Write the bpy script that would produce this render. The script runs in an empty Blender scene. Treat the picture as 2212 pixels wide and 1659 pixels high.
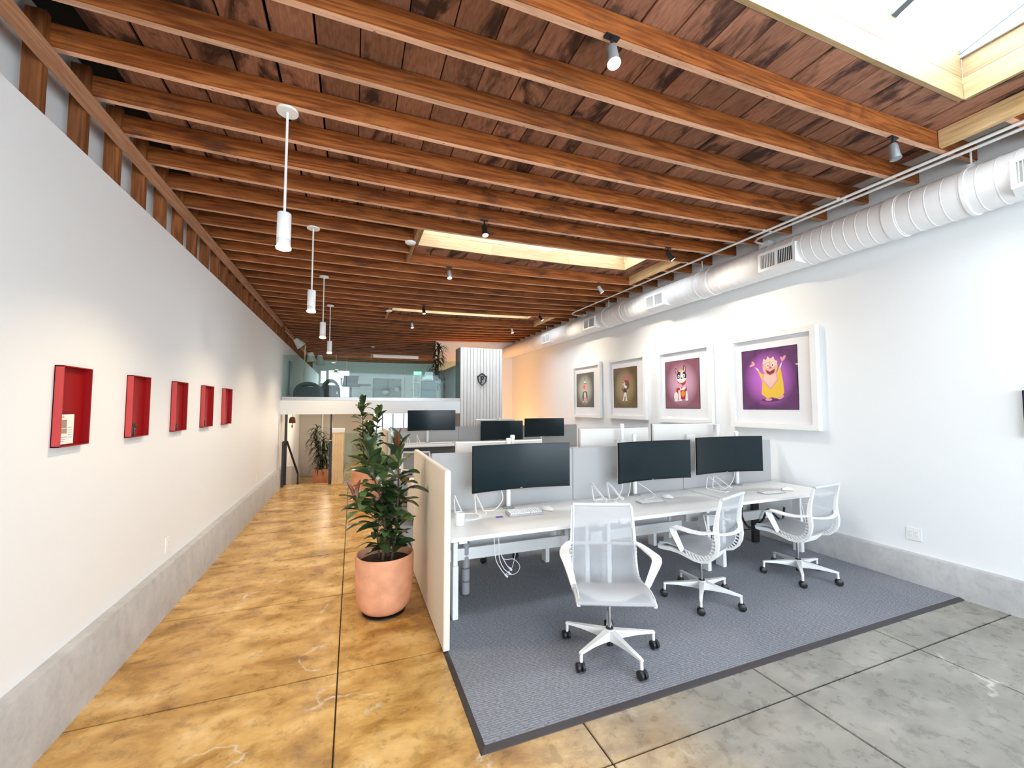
import bpy, bmesh, math, random
from mathutils import Vector, Matrix, Euler
R = math.radians
rng = random.Random(7)
C = bpy.context.scene.collection
S = bpy.context.scene

# ------------------------------------------------------------------ camera
cam_d = bpy.data.cameras.new('camera'); cam = bpy.data.objects.new('camera', cam_d); C.objects.link(cam)
cam.location = (0, 0, 1.67); cam.rotation_euler = (R(93.14), 0, R(-21.234))
cam_d.sensor_width = 36; cam_d.lens = 36*884/2212; cam_d.clip_start = .03; cam_d.clip_end = 200
S.camera = cam
# ------------------------------------------------------------------ world, exposure
w = bpy.data.worlds.new('sky'); S.world = w; w.use_nodes = True
bg = w.node_tree.nodes['Background']; bg.inputs[0].default_value = (.80, .90, 1, 1); bg.inputs[1].default_value = 2.6
vs = S.view_settings; vs.view_transform = 'Standard'; vs.look = 'None'; vs.gamma = 1; vs.use_curve_mapping = False
EXPOSURE = 0.45
vs.exposure = EXPOSURE
S.cycles.use_denoising = True
S.cycles.max_bounces = 10; S.cycles.diffuse_bounces = 6; S.cycles.transparent_max_bounces = 24
S.cycles.sample_clamp_indirect = 6; S.cycles.caustics_reflective = False; S.cycles.caustics_refractive = False
SKY_EMIT = 12.0      # frosted skylight glazing lit by the sky
REAR_FILL = 330      # unseen fill light added behind the camera (W)
PEND_W = 60; SPOT_W = 40
WARM = (1, .76, .48); WARM2 = (1, .86, .68); DAY = (.78, .90, 1)

def area(name, loc, rot, sx, sy, power, col):
    l = bpy.data.lights.new(name, 'AREA'); l.shape = 'RECTANGLE'; l.size = sx; l.size_y = sy; l.energy = power; l.color = col
    o = bpy.data.objects.new(name, l); C.objects.link(o); o.location = loc; o.rotation_euler = rot
    return o
# area light made up to brighten the room from behind the camera
area('rear_fill', (1.8, -4.02, 1.95), (R(90), 0, 0), 6.0, 3.1, REAR_FILL, DAY)

# ------------------------------------------------------------------ materials
def nm(name):
    m = bpy.data.materials.new(name); m.use_nodes = True
    return m, m.node_tree.nodes, m.node_tree.links, m.node_tree.nodes['Principled BSDF']
def mat(name, col, rough=.5, metal=0., spec=.5, emit=None, es=0., bump=0., bscale=60., alpha=1., coat=0., var=0., vscale=3.):
    m, n, l, p = nm(name)
    p.inputs['Base Color'].default_value = (*col, 1); p.inputs['Roughness'].default_value = rough
    p.inputs['Metallic'].default_value = metal; p.inputs['Specular IOR Level'].default_value = spec
    p.inputs['Alpha'].default_value = alpha; p.inputs['Coat Weight'].default_value = coat
    if emit: p.inputs['Emission Color'].default_value = (*emit, 1); p.inputs['Emission Strength'].default_value = es
    if bump or var:
        tc = n.new('ShaderNodeTexCoord')
        if bump:
            t = n.new('ShaderNodeTexNoise'); t.inputs['Scale'].default_value = bscale; t.inputs['Detail'].default_value = 3
            b = n.new('ShaderNodeBump'); b.inputs['Strength'].default_value = bump; b.inputs['Distance'].default_value = .01
            l.new(tc.outputs['Object'], t.inputs['Vector']); l.new(t.outputs[0], b.inputs['Height']); l.new(b.outputs[0], p.inputs['Normal'])
        if var:
            t = n.new('ShaderNodeTexNoise'); t.inputs['Scale'].default_value = vscale; t.inputs['Detail'].default_value = 4
            r = n.new('ShaderNodeValToRGB')
            r.color_ramp.elements[0].position = .3; r.color_ramp.elements[1].position = .7
            r.color_ramp.elements[0].color = (*[c*(1-var) for c in col], 1); r.color_ramp.elements[1].color = (*[min(1, c*(1+var)) for c in col], 1)
            l.new(tc.outputs['Object'], t.inputs['Vector']); l.new(t.outputs[0], r.inputs[0]); l.new(r.outputs[0], p.inputs['Base Color'])
    return m
def ramp(n, stops):
    r = n.new('ShaderNodeValToRGB'); e = r.color_ramp.elements
    while len(e) > 1: e.remove(e[0])
    e[0].position = stops[0][0]; e[0].color = (*stops[0][1], 1)
    for p, c in stops[1:]:
        x = e.new(p); x.color = (*c, 1)
    return r
def mixc(n, l, fac, a, b, mode='MIX'):
    x = n.new('ShaderNodeMix'); x.data_type = 'RGBA'; x.blend_type = mode
    for s, v in ((x.inputs[0], fac), (x.inputs[6], a), (x.inputs[7], b)):
        if hasattr(v, 'is_linked') or hasattr(v, 'links'): l.new(v, s)
        elif isinstance(v, (int, float)): s.default_value = v
        else: s.default_value = (*v, 1)
    return x.outputs[2]
def wood(name, dark, light, axis=0, rough=.6, stain=.0, stain_col=(.03, .015, .012), grain=1., rnd=True, pull=1., wav=.16, st=(.55, .70), nails=False, tone=(.8, 1.18)):
    """grained timber: noise pulled out along one axis, rings warped, with dark water stains"""
    m, n, l, p = nm(name)
    tc = n.new('ShaderNodeTexCoord'); oi = n.new('ShaderNodeObjectInfo')
    mul = n.new('ShaderNodeVectorMath'); mul.operation = 'MULTIPLY_ADD'
    mul.inputs[1].default_value = (37., 19., 53.)
    com = n.new('ShaderNodeCombineXYZ')
    for i in range(3): l.new(oi.outputs['Random'], com.inputs[i])
    l.new(com.outputs[0], mul.inputs[0]); l.new(tc.outputs['Object'], mul.inputs[2])
    src = mul.outputs[0] if rnd else tc.outputs['Object']
    mp = n.new('ShaderNodeMapping'); sc = [9., 9., 9.]; sc[axis] = .55*pull; mp.inputs['Scale'].default_value = sc
    l.new(src, mp.inputs['Vector'])
    t1 = n.new('ShaderNodeTexNoise'); t1.inputs['Scale'].default_value = 1.6; t1.inputs['Detail'].default_value = 2.; t1.inputs['Distortion'].default_value = .6
    l.new(mp.outputs[0], t1.inputs['Vector'])
    wv = n.new('ShaderNodeMath'); wv.operation = 'MULTIPLY'; wv.inputs[1].default_value = 26*grain; l.new(t1.outputs[0], wv.inputs[0])
    sn = n.new('ShaderNodeMath'); sn.operation = 'SINE'; l.new(wv.outputs[0], sn.inputs[0])
    t2 = n.new('ShaderNodeTexNoise'); t2.inputs['Scale'].default_value = 5.; t2.inputs['Detail'].default_value = 4.
    mp2 = n.new('ShaderNodeMapping'); s2 = [14., 14., 14.]; s2[axis] = .9*pull; mp2.inputs['Scale'].default_value = s2
    l.new(src, mp2.inputs['Vector']); l.new(mp2.outputs[0], t2.inputs['Vector'])
    ad = n.new('ShaderNodeMath'); ad.operation = 'MULTIPLY_ADD'; ad.inputs[1].default_value = wav; l.new(sn.outputs[0], ad.inputs[0]); l.new(t2.outputs[0], ad.inputs[2])
    r = ramp(n, [(.25, dark), (.75, light)]); l.new(ad.outputs[0], r.inputs[0])
    col = r.outputs[0]
    # board to board tone
    hs = n.new('ShaderNodeHueSaturation'); mr = n.new('ShaderNodeMapRange'); mr.inputs[3].default_value = tone[0]; mr.inputs[4].default_value = tone[1]
    l.new(oi.outputs['Random'], mr.inputs[0]); l.new(mr.outputs[0], hs.inputs['Value']); l.new(col, hs.inputs['Color']); col = hs.outputs[0]
    if stain:
        mp3 = n.new('ShaderNodeMapping'); s3 = [3.2, 3.2, 3.2]; s3[axis] = 1.3; mp3.inputs['Scale'].default_value = s3
        l.new(src, mp3.inputs['Vector'])
        t3 = n.new('ShaderNodeTexNoise'); t3.inputs['Scale'].default_value = 1.3; t3.inputs['Detail'].default_value = 6; t3.inputs['Roughness'].default_value = .62; t3.inputs['Distortion'].default_value = .8
        l.new(mp3.outputs[0], t3.inputs['Vector'])
        r3 = ramp(n, [(.0, (0, 0, 0)), (st[0], (0, 0, 0)), (st[1], (stain,)*3)]); l.new(t3.outputs[0], r3.inputs[0])
        col = mixc(n, l, r3.outputs[0], col, stain_col)
    if nails:
        vo = n.new('ShaderNodeTexVoronoi'); vo.inputs['Scale'].default_value = 1.; mp4 = n.new('ShaderNodeMapping'); s4 = [24.]*3; s4[axis] = 9.; mp4.inputs['Scale'].default_value = s4
        l.new(src, mp4.inputs['Vector']); l.new(mp4.outputs[0], vo.inputs['Vector'])
        r4 = ramp(n, [(.06, (.8,)*3), (.12, (0, 0, 0))]); l.new(vo.outputs['Distance'], r4.inputs[0]); col = mixc(n, l, r4.outputs[0], col, (.05, .02, .01))
    l.new(col, p.inputs['Base Color']); p.inputs['Roughness'].default_value = rough; p.inputs['Specular IOR Level'].default_value = .3
    b = n.new('ShaderNodeBump'); b.inputs['Strength'].default_value = .25; b.inputs['Distance'].default_value = .004
    l.new(ad.outputs[0], b.inputs['Height']); l.new(b.outputs[0], p.inputs['Normal'])
    return m
def pane_glass(name, tint, k=1.0):
    m = bpy.data.materials.new(name); m.use_nodes = True; n = m.node_tree.nodes; l = m.node_tree.links; n.clear()
    o = n.new('ShaderNodeOutputMaterial'); mx = n.new('ShaderNodeMixShader'); t = n.new('ShaderNodeBsdfTransparent'); g = n.new('ShaderNodeBsdfGlossy')
    lw = n.new('ShaderNodeLayerWeight'); lw.inputs[0].default_value = .5      # Schlick reflectance, the same from both faces
    f = n.new('ShaderNodeMath'); f.operation = 'POWER'; f.inputs[1].default_value = 5.; l.new(lw.outputs['Facing'], f.inputs[0])
    ml = n.new('ShaderNodeMath'); ml.operation = 'MULTIPLY_ADD'; ml.inputs[1].default_value = .9*k; ml.inputs[2].default_value = .035*k
    t.inputs[0].default_value = (*tint, 1); g.inputs['Roughness'].default_value = .02
    l.new(f.outputs[0], ml.inputs[0]); l.new(ml.outputs[0], mx.inputs[0]); l.new(t.outputs[0], mx.inputs[1]); l.new(g.outputs[0], mx.inputs[2]); l.new(mx.outputs[0], o.inputs[0])
    return m
def mesh_fabric(name, col, hole):
    """woven suspension mesh: part of the light goes straight through the open weave"""
    m, n, l, p = nm(name)
    p.inputs['Base Color'].default_value = (*col, 1); p.inputs['Roughness'].default_value = .6
    o = n['Material Output']; mx = n.new('ShaderNodeMixShader'); t = n.new('ShaderNodeBsdfTransparent')
    tc = n.new('ShaderNodeTexCoord'); sx = n.new('ShaderNodeTexNoise'); sx.inputs['Scale'].default_value = 500
    mr = n.new('ShaderNodeMapRange'); mr.inputs[3].default_value = hole-.12; mr.inputs[4].default_value = hole+.12
    l.new(tc.outputs['Object'], sx.inputs['Vector']); l.new(sx.outputs[0], mr.inputs[0]); l.new(mr.outputs[0], mx.inputs[0])
    l.new(p.outputs[0], mx.inputs[1]); l.new(t.outputs[0], mx.inputs[2]); l.new(mx.outputs[0], o.inputs[0])
    return m
def concrete(name, base, var, rough, amber=False, scale=1., mott=.75):
    m, n, l, p = nm(name)
    g = n.new('ShaderNodeNewGeometry'); pos = g.outputs['Position']
    def noise(scale, detail, rough_=.6, dist=0., stretch=(1, 1, 1)):
        mp = n.new('ShaderNodeMapping'); mp.inputs['Scale'].default_value = stretch; l.new(pos, mp.inputs['Vector'])
        t = n.new('ShaderNodeTexNoise'); t.inputs['Scale'].default_value = scale; t.inputs['Detail'].default_value = detail
        t.inputs['Roughness'].default_value = rough_; t.inputs['Distortion'].default_value = dist; l.new(mp.outputs[0], t.inputs['Vector'])
        return t.outputs[0]
    a = noise(2.2*scale, 10, .70, .4, (1, 1.7, 1)); bsm = noise(9*scale, 6, .7, .3)
    lo = tuple(c*(1-var) for c in base); hi = tuple(min(1, c*(1+var)) for c in base)
    r1 = ramp(n, [(.3, lo), (.52, base), (.72, hi)]); l.new(a, r1.inputs[0])
    col = r1.outputs[0]
    r2 = ramp(n, [(.3, (.55,)*3), (.5, (1,)*3), (.7, (1.1,)*3)]); l.new(bsm, r2.inputs[0])
    if amber:
        # amber sealed slabs; the fade to grey paints in skylight daylight on the right
        r1a = ramp(n, [(.30, (.18, .08, .016)), (.43, (.40, .21, .048)), (.55, (.58, .35, .11)), (.70, (.76, .54, .25))]); l.new(a, r1a.inputs[0])
        sx = n.new('ShaderNodeSeparateXYZ'); l.new(pos, sx.inputs[0])
        wob = noise(1.1, 4, .6, 1.)
        ma = n.new('ShaderNodeMath'); ma.operation = 'MULTIPLY_ADD'; ma.inputs[1].default_value = 1.5; l.new(wob, ma.inputs[0]); l.new(sx.outputs[0], ma.inputs[2])
        mr = n.new('ShaderNodeMapRange'); mr.interpolation_type = 'SMOOTHSTEP'; mr.inputs[1].default_value = 1.05; mr.inputs[2].default_value = 2.9; l.new(ma.outputs[0], mr.inputs[0])
        col = mixc(n, l, mr.outputs[0], r1a.outputs[0], col)
    col = mixc(n, l, mott, col, r2.outputs[0], 'MULTIPLY')
    if amber:
        # pale mineral scars and darker pits
        v = noise(1.7, 10, .78, 1.2); r4 = ramp(n, [(.0, (0,)*3), (.615, (0,)*3), (.69, (.75,)*3)]); l.new(v, r4.inputs[0])
        col = mixc(n, l, r4.outputs[0], col, (.62, .60, .55))
        dn = n.new('ShaderNodeTexNoise'); dn.inputs['Scale'].default_value = 3.; dn.inputs['Detail'].default_value = 6; l.new(pos, dn.inputs['Vector'])
        av = n.new('ShaderNodeVectorMath'); av.operation = 'MULTIPLY_ADD'; av.inputs[1].default_value = (.55,)*3; l.new(dn.outputs[1], av.inputs[0]); l.new(pos, av.inputs[2])
        vo = n.new('ShaderNodeTexVoronoi'); vo.feature = 'DISTANCE_TO_EDGE'; vo.inputs['Scale'].default_value = .62; l.new(av.outputs[0], vo.inputs['Vector'])
        r6 = ramp(n, [(.0, (.8,)*3), (.004, (.6,)*3), (.009, (0,)*3)]); l.new(vo.outputs['Distance'], r6.inputs[0])
        mk = noise(1.2, 5, .7, .3); r7 = ramp(n, [(.50, (0,)*3), (.60, (1,)*3)]); l.new(mk, r7.inputs[0])
        ck = n.new('ShaderNodeMath'); ck.operation = 'MULTIPLY'; l.new(r6.outputs[0], ck.inputs[0]); l.new(r7.outputs[0], ck.inputs[1])
        col = mixc(n, l, ck.outputs[0], col, (.70, .66, .58))
        v2 = noise(11, 9, .82, .5); r5 = ramp(n, [(.0, (.8,)*3), (.33, (.55,)*3), (.40, (0,)*3)]); l.new(v2, r5.inputs[0])
        col = mixc(n, l, r5.outputs[0], col, (.07, .045, .02))
    l.new(col, p.inputs['Base Color'])
    rr = n.new('ShaderNodeMapRange'); rr.inputs[3].default_value = rough-.09; rr.inputs[4].default_value = rough+.2; l.new(bsm, rr.inputs[0]); l.new(rr.outputs[0], p.inputs['Roughness'])
    b = n.new('ShaderNodeBump'); b.inputs['Strength'].default_value = .12; b.inputs['Distance'].default_value = .004; l.new(bsm, b.inputs['Height']); l.new(b.outputs[0], p.inputs['Normal'])
    return m
def carpet(name):
    m, n, l, p = nm(name)
    g = n.new('ShaderNodeNewGeometry')
    wv = n.new('ShaderNodeTexWave'); wv.wave_type = 'BANDS'; wv.bands_direction = 'Y'; wv.inputs['Scale'].default_value = 21; wv.inputs['Distortion'].default_value = 1.6; wv.inputs['Detail'].default_value = 3; wv.inputs['Detail Scale'].default_value = 4
    t = n.new('ShaderNodeTexNoise'); t.inputs['Scale'].default_value = 160; t.inputs['Detail'].default_value = 3
    mp = n.new('ShaderNodeMapping'); mp.inputs['Scale'].default_value = (.35, 1, 1); l.new(g.outputs['Position'], mp.inputs['Vector']); l.new(mp.outputs[0], t.inputs['Vector'])
    l.new(g.outputs['Position'], wv.inputs['Vector'])
    ad = n.new('ShaderNodeMath'); ad.operation = 'MULTIPLY_ADD'; ad.inputs[1].default_value = .22; l.new(wv.outputs[1], ad.inputs[0]); l.new(t.outputs[0], ad.inputs[2])
    r = ramp(n, [(.30, (.115, .12, .14)), (.60, (.20, .21, .24)), (.85, (.32, .335, .37))]); l.new(ad.outputs[0], r.inputs[0])
    l.new(r.outputs[0], p.inputs['Base Color']); p.inputs['Roughness'].default_value = .95; p.inputs['Specular IOR Level'].default_value = .1
    b = n.new('ShaderNodeBump'); b.inputs['Strength'].default_value = .6; b.inputs['Distance'].default_value = .006; l.new(ad.outputs[0], b.inputs['Height']); l.new(b.outputs[0], p.inputs['Normal'])
    return m
def glow_print(name, edge, mid):
    """printed poster ground with a soft radial vignette"""
    m, n, l, p = nm(name)
    tc = n.new('ShaderNodeTexCoord'); mp = n.new('ShaderNodeMapping'); mp.inputs['Location'].default_value = (0, -.5, -.5); mp.inputs['Scale'].default_value = (0, 1, 1)
    l.new(tc.outputs['Generated'], mp.inputs['Vector'])
    ln = n.new('ShaderNodeVectorMath'); ln.operation = 'LENGTH'; l.new(mp.outputs[0], ln.inputs[0])
    r = ramp(n, [(.08, mid), (.30, tuple(a*.6+b*.4 for a, b in zip(mid, edge))), (.48, edge)]); l.new(ln.outputs['Value'], r.inputs[0]); l.new(r.outputs[0], p.inputs['Base Color'])
    p.inputs['Roughness'].default_value = .5
    return m
def emis(name, col, s):
    m, n, l, p = nm(name); p.inputs['Base Color'].default_value = (.8, .8, .8, 1)
    p.inputs['Emission Color'].default_value = (*col, 1); p.inputs['Emission Strength'].default_value = s
    return m
M = {}
M['wall'] = mat('white_paint', (.80, .83, .845), .6, bump=.04, bscale=180)
M['wall2'] = mat('white_board', (.78, .78, .77), .6)
M['teal_wall'] = mat('pale_wall', (.66, .72, .70), .7)
M['beige_wall'] = mat('beige_wall', (.55, .52, .45), .7)
M['curb'] = concrete('curb_concrete', (.45, .45, .445), .14, .55, scale=1.6, mott=.35)
M['floor'] = concrete('slab_concrete', (.26, .25, .22), .34, .24, amber=True)
M['joint'] = mat('joint_dark', (.05, .03, .015), .8)
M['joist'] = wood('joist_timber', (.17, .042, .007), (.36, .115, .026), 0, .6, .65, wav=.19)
M['joistlow'] = wood('joist_underside', (.58, .31, .19), (.78, .49, .33), 0, .65, .25, wav=.08, nails=True)   # paler where plaster once covered it, with floor bounce light painted in too
M['plank'] = wood('deck_timber', (.26, .115, .068), (.44, .215, .135), 1, .75, .9, grain=.3, pull=3.2, wav=.07, st=(.50, .62))
M['stud'] = wood('stud_timber', (.17, .05, .012), (.30, .105, .03), 2, .7, .2)
M['ribbon'] = wood('ribbon_timber', (.36, .17, .085), (.50, .26, .14), 1, .7)
M['newwood'] = wood('new_timber', (.27, .18, .085), (.39, .28, .15), 0, .55, .0, grain=.8, wav=.1)
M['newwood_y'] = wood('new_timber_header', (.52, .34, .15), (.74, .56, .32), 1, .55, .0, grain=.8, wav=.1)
M['newwood_s'] = wood('new_timber_side', (.27, .18, .085), (.39, .28, .15), 1, .55, .0, grain=.8, wav=.1)
M['header'] = wood('header_timber', (.34, .15, .06), (.50, .26, .12), 1, .6)
M['black'] = mat('black_void', (.004, .004, .004), .9)
M['blackmetal'] = mat('black_metal', (.012, .012, .013), .4)
M['rubber'] = mat('black_rubber', (.012, .012, .014), .45)
M['rugedge'] = mat('rug_edge_rubber', (.035, .03, .033), .5)
M['carpet'] = carpet('ribbed_carpet')
M['white'] = mat('white_plastic', (.82, .83, .83), .35)
M['whitemetal'] = mat('white_metal', (.80, .81, .81), .35)
M['desk'] = mat('white_laminate', (.76, .76, .75), .35)
M['greyfelt'] = mat('grey_fabric', (.40, .405, .41), .9, bump=.15, bscale=500)
M['beigefelt'] = mat('pale_fabric', (.70, .665, .59), .9, bump=.15, bscale=500)
M['shell'] = mat('monitor_back_shell', (.72, .705, .67), .45)
M['screen'] = mat('dark_screen', (.003, .012, .016), .22, spec=.28)  # teal of the reflections on the glass put into the base colour
M['bezel'] = mat('black_bezel', (.004, .005, .006), .3, spec=.2)
M['chrome'] = mat('chrome', (.55, .55, .55), .2, 1)
M['sling'] = mesh_fabric('chair_mesh', (.43, .445, .47), .36)
M['roll'] = mat('chair_mesh_roll', (.55, .58, .62), .6)
M['terracotta'] = mat('terracotta', (.72, .35, .205), .75, var=.14, vscale=9)
M['soil'] = mat('potting_soil', (.035, .018, .01), .95, bump=1., bscale=40)
M['leaf'] = mat('rubber_leaf', (.042, .078, .028), .25, var=.6, vscale=4, coat=.2)
M['leaf2'] = mat('rubber_leaf_light', (.12, .20, .06), .3, var=.4, vscale=4, coat=.2)
M['leaf3'] = mat('rubber_leaf_red', (.16, .055, .025), .4)
M['dleaf'] = mat('strap_leaf', (.018, .030, .014), .45)
M['stem'] = mat('plant_stem', (.10, .06, .035), .8)
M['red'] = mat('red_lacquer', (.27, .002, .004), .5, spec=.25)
M['redlit'] = mat('red_lacquer_lit', (.46, .035, .035), .5)  # light on the near side of the boxes, painted as a paler red
M['paper'] = mat('white_paper', (.85, .84, .80), .7)
M['tan'] = mat('tan_ink', (.36, .27, .20), .7)
M['dark'] = mat('dark_plastic', (.02, .015, .013), .4)
M['duct'] = mat('white_duct', (.80, .81, .82), .45)
M['slot'] = mat('grille_dark', (.02, .02, .02), .8)
M['slotgrey'] = mat('grille_grey', (.40, .40, .39), .7)
M['mat'] = mat('mat_board', (.84, .85, .88), .8)
M['glass'] = pane_glass('picture_glass', (.995, .995, .995), .45)
M['railglass'] = pane_glass('railing_glass', (.78, .89, .87), .5)
M['steel'] = mat('brushed_steel', (.34, .32, .30), .35, 1)
M['pine'] = mat('pine_ply', (.78, .60, .33), .5, var=.1, vscale=5)
M['ship'] = wood('whitewashed_board', (.66, .65, .63), (.74, .73, .71), 2, .7, grain=.6, wav=.06, tone=(.97, 1.03))
M['sky'] = emis('frosted_glazing', (.86, .94, 1), SKY_EMIT)
M['winglow'] = emis('daylit_window', (.93, .97, 1), 3.2)
M['bluemetal'] = mat('blue_grey_metal', (.10, .15, .21), .4)
M['gable'] = mat('skylight_gable', (.55, .64, .74), .6)
M['lens'] = emis('warm_lamp_lens', (1, .80, .52), 28)
M['lens2'] = emis('cool_lamp_lens', (1, .90, .74), 2.2)
M['lens3'] = emis('glaring_lamp_lens', (1, .86, .6), 30)
M['grey2'] = mat('pale_grey_plastic', (.42, .43, .45), .4)
M['grey'] = mat('grey_plastic', (.30, .31, .32), .5)
M['spotgrey'] = mat('grey_spot_metal', (.20, .22, .24), .4)
M['darkfelt'] = mat('charcoal_fabric', (.10, .10, .105), .9)
M['taupe'] = mat('taupe_screen', (.20, .185, .17), .8)
M['purple'] = mat('purple_card', (.16, .14, .48), .6)
M['olive'] = mat('olive_upholstery', (.04, .04, .028), .9)
M['slate'] = mat('slate_upholstery', (.055, .07, .07), .9)
M['card'] = mat('cardboard_felt', (.15, .145, .11), .9)
M['cream'] = mat('cream_cushion', (.75, .70, .50), .8)
M['cabinet'] = mat('grey_cabinet', (.10, .14, .155), .5)
M['bell'] = mat('rusty_iron', (.14, .05, .02), .7, var=.4, vscale=20)
M['lampshade'] = mat('linen_shade', (.66, .65, .60), .8)
M['exit'] = emis('exit_green', (.05, .85, .35), 1.2)
M['exitletter'] = emis('exit_letters', (.6, 1, .8), 2.5)
M['bluescreen'] = mat('navy_screen', (.008, .02, .07), .3)

# ------------------------------------------------------------------ builders
def wloc(o):
    v = Vector((0, 0, 0))
    while o: v += o.location; o = o.parent
    return v
class B:
    def __init__(s): s.bm = bmesh.new(); s.mi = 0
    def _f(s, vs):
        try:
            f = s.bm.faces.new(vs); f.material_index = s.mi; return f
        except ValueError: return None
    def hexa(s, p):
        v = [s.bm.verts.new(q) for q in p]
        for a in ((3, 2, 1, 0), (4, 5, 6, 7), (0, 1, 5, 4), (1, 2, 6, 5), (2, 3, 7, 6), (3, 0, 4, 7)): s._f([v[i] for i in a])
        return s
    def box(s, x0, x1, y0, y1, z0, z1):
        return s.hexa([(x0, y0, z0), (x1, y0, z0), (x1, y1, z0), (x0, y1, z0), (x0, y0, z1), (x1, y0, z1), (x1, y1, z1), (x0, y1, z1)])
    def obox(s, c, size, rot=(0, 0, 0)):
        m = Euler(rot).to_matrix(); c = Vector(c); a, b, d = [q/2 for q in size]
        return s.hexa([c+m @ Vector(q) for q in ((-a, -b, -d), (a, -b, -d), (a, b, -d), (-a, b, -d), (-a, -b, d), (a, -b, d), (a, b, d), (-a, b, d))])
    def grid(s, rows, close_u=False, close_v=False):
        V = [[s.bm.verts.new(p) for p in r] for r in rows]; nr = len(V); nc = len(V[0])
        for i in range(nr if close_v else nr-1):
            for j in range(nc if close_u else nc-1):
                s._f([V[i][j], V[i][(j+1) % nc], V[(i+1) % nr][(j+1) % nc], V[(i+1) % nr][j]])
        return V
    def surf(s, rows): s.grid(rows); return s
    def frames(s, pts, up=None):
        pts = [Vector(p) for p in pts]; out = []; n = len(pts); prev = None
        for i in range(n):
            t = (pts[min(i+1, n-1)]-pts[max(i-1, 0)]).normalized()
            if prev is None:
                a = Vector(up) if up else (Vector((0, 0, 1)) if abs(t.z) < .9 else Vector((1, 0, 0)))
            else: a = Vector(up) if up else prev
            b = t.cross(a)
            if b.length < 1e-5: b = t.cross(Vector((.3, 1, .2)))
            b.normalize(); a = b.cross(t).normalized(); prev = a; out.append((pts[i], t, a, b))
        return out
    def tube(s, pts, r, seg=8, cap=True):
        rs = r if isinstance(r, (list, tuple)) else [r]*len(pts); rows = []
        for (p, t, a, b), q in zip(s.frames(pts), rs):
            rows.append([p+a*(q*math.cos(2*math.pi*k/seg))+b*(q*math.sin(2*math.pi*k/seg)) for k in range(seg)])
        V = s.grid(rows, close_u=True)
        if cap: s._f(V[0][::-1]); s._f(V[-1])
        return s
    def sweep(s, pts, wd, th, up, cap=True):
        """flat bar: wd across (b axis), th along a axis"""
        n = len(pts); ws = wd if isinstance(wd, (list, tuple)) else [wd]*n; ts = th if isinstance(th, (list, tuple)) else [th]*n; rows = []
        for (p, t, a, b), w_, t_ in zip(s.frames(pts, up), ws, ts):
            rows.append([p+a*t_/2+b*w_/2, p+a*t_/2-b*w_/2, p-a*t_/2-b*w_/2, p-a*t_/2+b*w_/2])
        V = s.grid(rows, close_u=True)
        if cap: s._f(V[0][::-1]); s._f(V[-1])
        return s
    def lathe(s, prof, c=(0, 0, 0), seg=24, axis='z', sx=1., sy=1.):
        rows = []; c = Vector(c)
        for r, z in prof:
            row = []
            for k in range(seg):
                a = 2*math.pi*k/seg; x, y = r*math.cos(a)*sx, r*math.sin(a)*sy
                row.append(c+Vector((x, y, z) if axis == 'z' else ((x, z, y) if axis == 'y' else (z, x, y))))
            rows.append(row)
        V = s.grid(rows, close_u=True)
        if prof[0][0] > 1e-6: s._f(V[0][::-1])
        if prof[-1][0] > 1e-6: s._f(V[-1])
        return s
    def prism(s, poly, f, d):
        """poly of 2D points mapped to 3D by f, pushed along vector d"""
        d = Vector(d); a = [s.bm.verts.new(Vector(f(*p))) for p in poly]; b = [s.bm.verts.new(Vector(f(*p))+d) for p in poly]
        s._f(a[::-1]); s._f(b); n = len(poly)
        for i in range(n): s._f([a[i], a[(i+1) % n], b[(i+1) % n], b[i]])
        return s
    def sphere(s, c, r, seg=12, sc=(1, 1, 1)):
        m = Matrix.Translation(c) @ Matrix.Diagonal((*sc, 1))
        n0 = len(s.bm.faces)
        bmesh.ops.create_uvsphere(s.bm, u_segments=seg, v_segments=max(6, seg*2//3), radius=r, matrix=m)
        s.bm.faces.ensure_lookup_table()
        for f in s.bm.faces[n0:]: f.material_index = s.mi
        return s
    def done(s, name, m, parent=None, bevel=0., smooth=True, weld=False, **props):
        bm = s.bm
        if weld: bmesh.ops.remove_doubles(bm, verts=bm.verts, dist=1e-4)
        bmesh.ops.recalc_face_normals(bm, faces=bm.faces)
        if bevel:
            ed = [e for e in bm.edges if len(e.link_faces) == 2 and e.calc_face_angle(0) > .7]
            bmesh.ops.bevel(bm, geom=ed, offset=bevel, segments=2, affect='EDGES', clamp_overlap=True)
        if smooth:
            for f in bm.faces: f.smooth = True
            for e in bm.edges:
                if len(e.link_faces) == 2 and e.calc_face_angle(0) > (.35 if bevel else .62): e.smooth = False
        me = bpy.data.meshes.new(name)
        if parent: off = wloc(parent)
        elif props.get('kind') == 'structure': off = Vector((0, 0, 0))
        else:
            xs = [v.co for v in bm.verts]
            off = Vector(((min(v.x for v in xs)+max(v.x for v in xs))/2, (min(v.y for v in xs)+max(v.y for v in xs))/2, min(v.z for v in xs)))
        bmesh.ops.translate(bm, verts=bm.verts, vec=-off)
        bm.to_mesh(me); bm.free()
        for q in (m if isinstance(m, (list, tuple)) else [m]): me.materials.append(q)
        o = bpy.data.objects.new(name, me); C.objects.link(o)
        if parent: o.parent = parent
        else: o.location = off
        for k, v in props.items(): o[k] = v
        return o
def thing(name, label, cat, loc=(0, 0, 0), rz=0., group=None):
    o = bpy.data.objects.new(name, None); C.objects.link(o); o.empty_display_size = .1
    o.location = loc; o.rotation_euler = (0, 0, rz); o['label'] = label; o['category'] = cat
    if group: o['group'] = group
    return o
def copy_tree(o, parent=None):
    c = o.copy(); C.objects.link(c); c.parent = parent
    for ch in list(o.children): copy_tree(ch, c)
    return c
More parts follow.
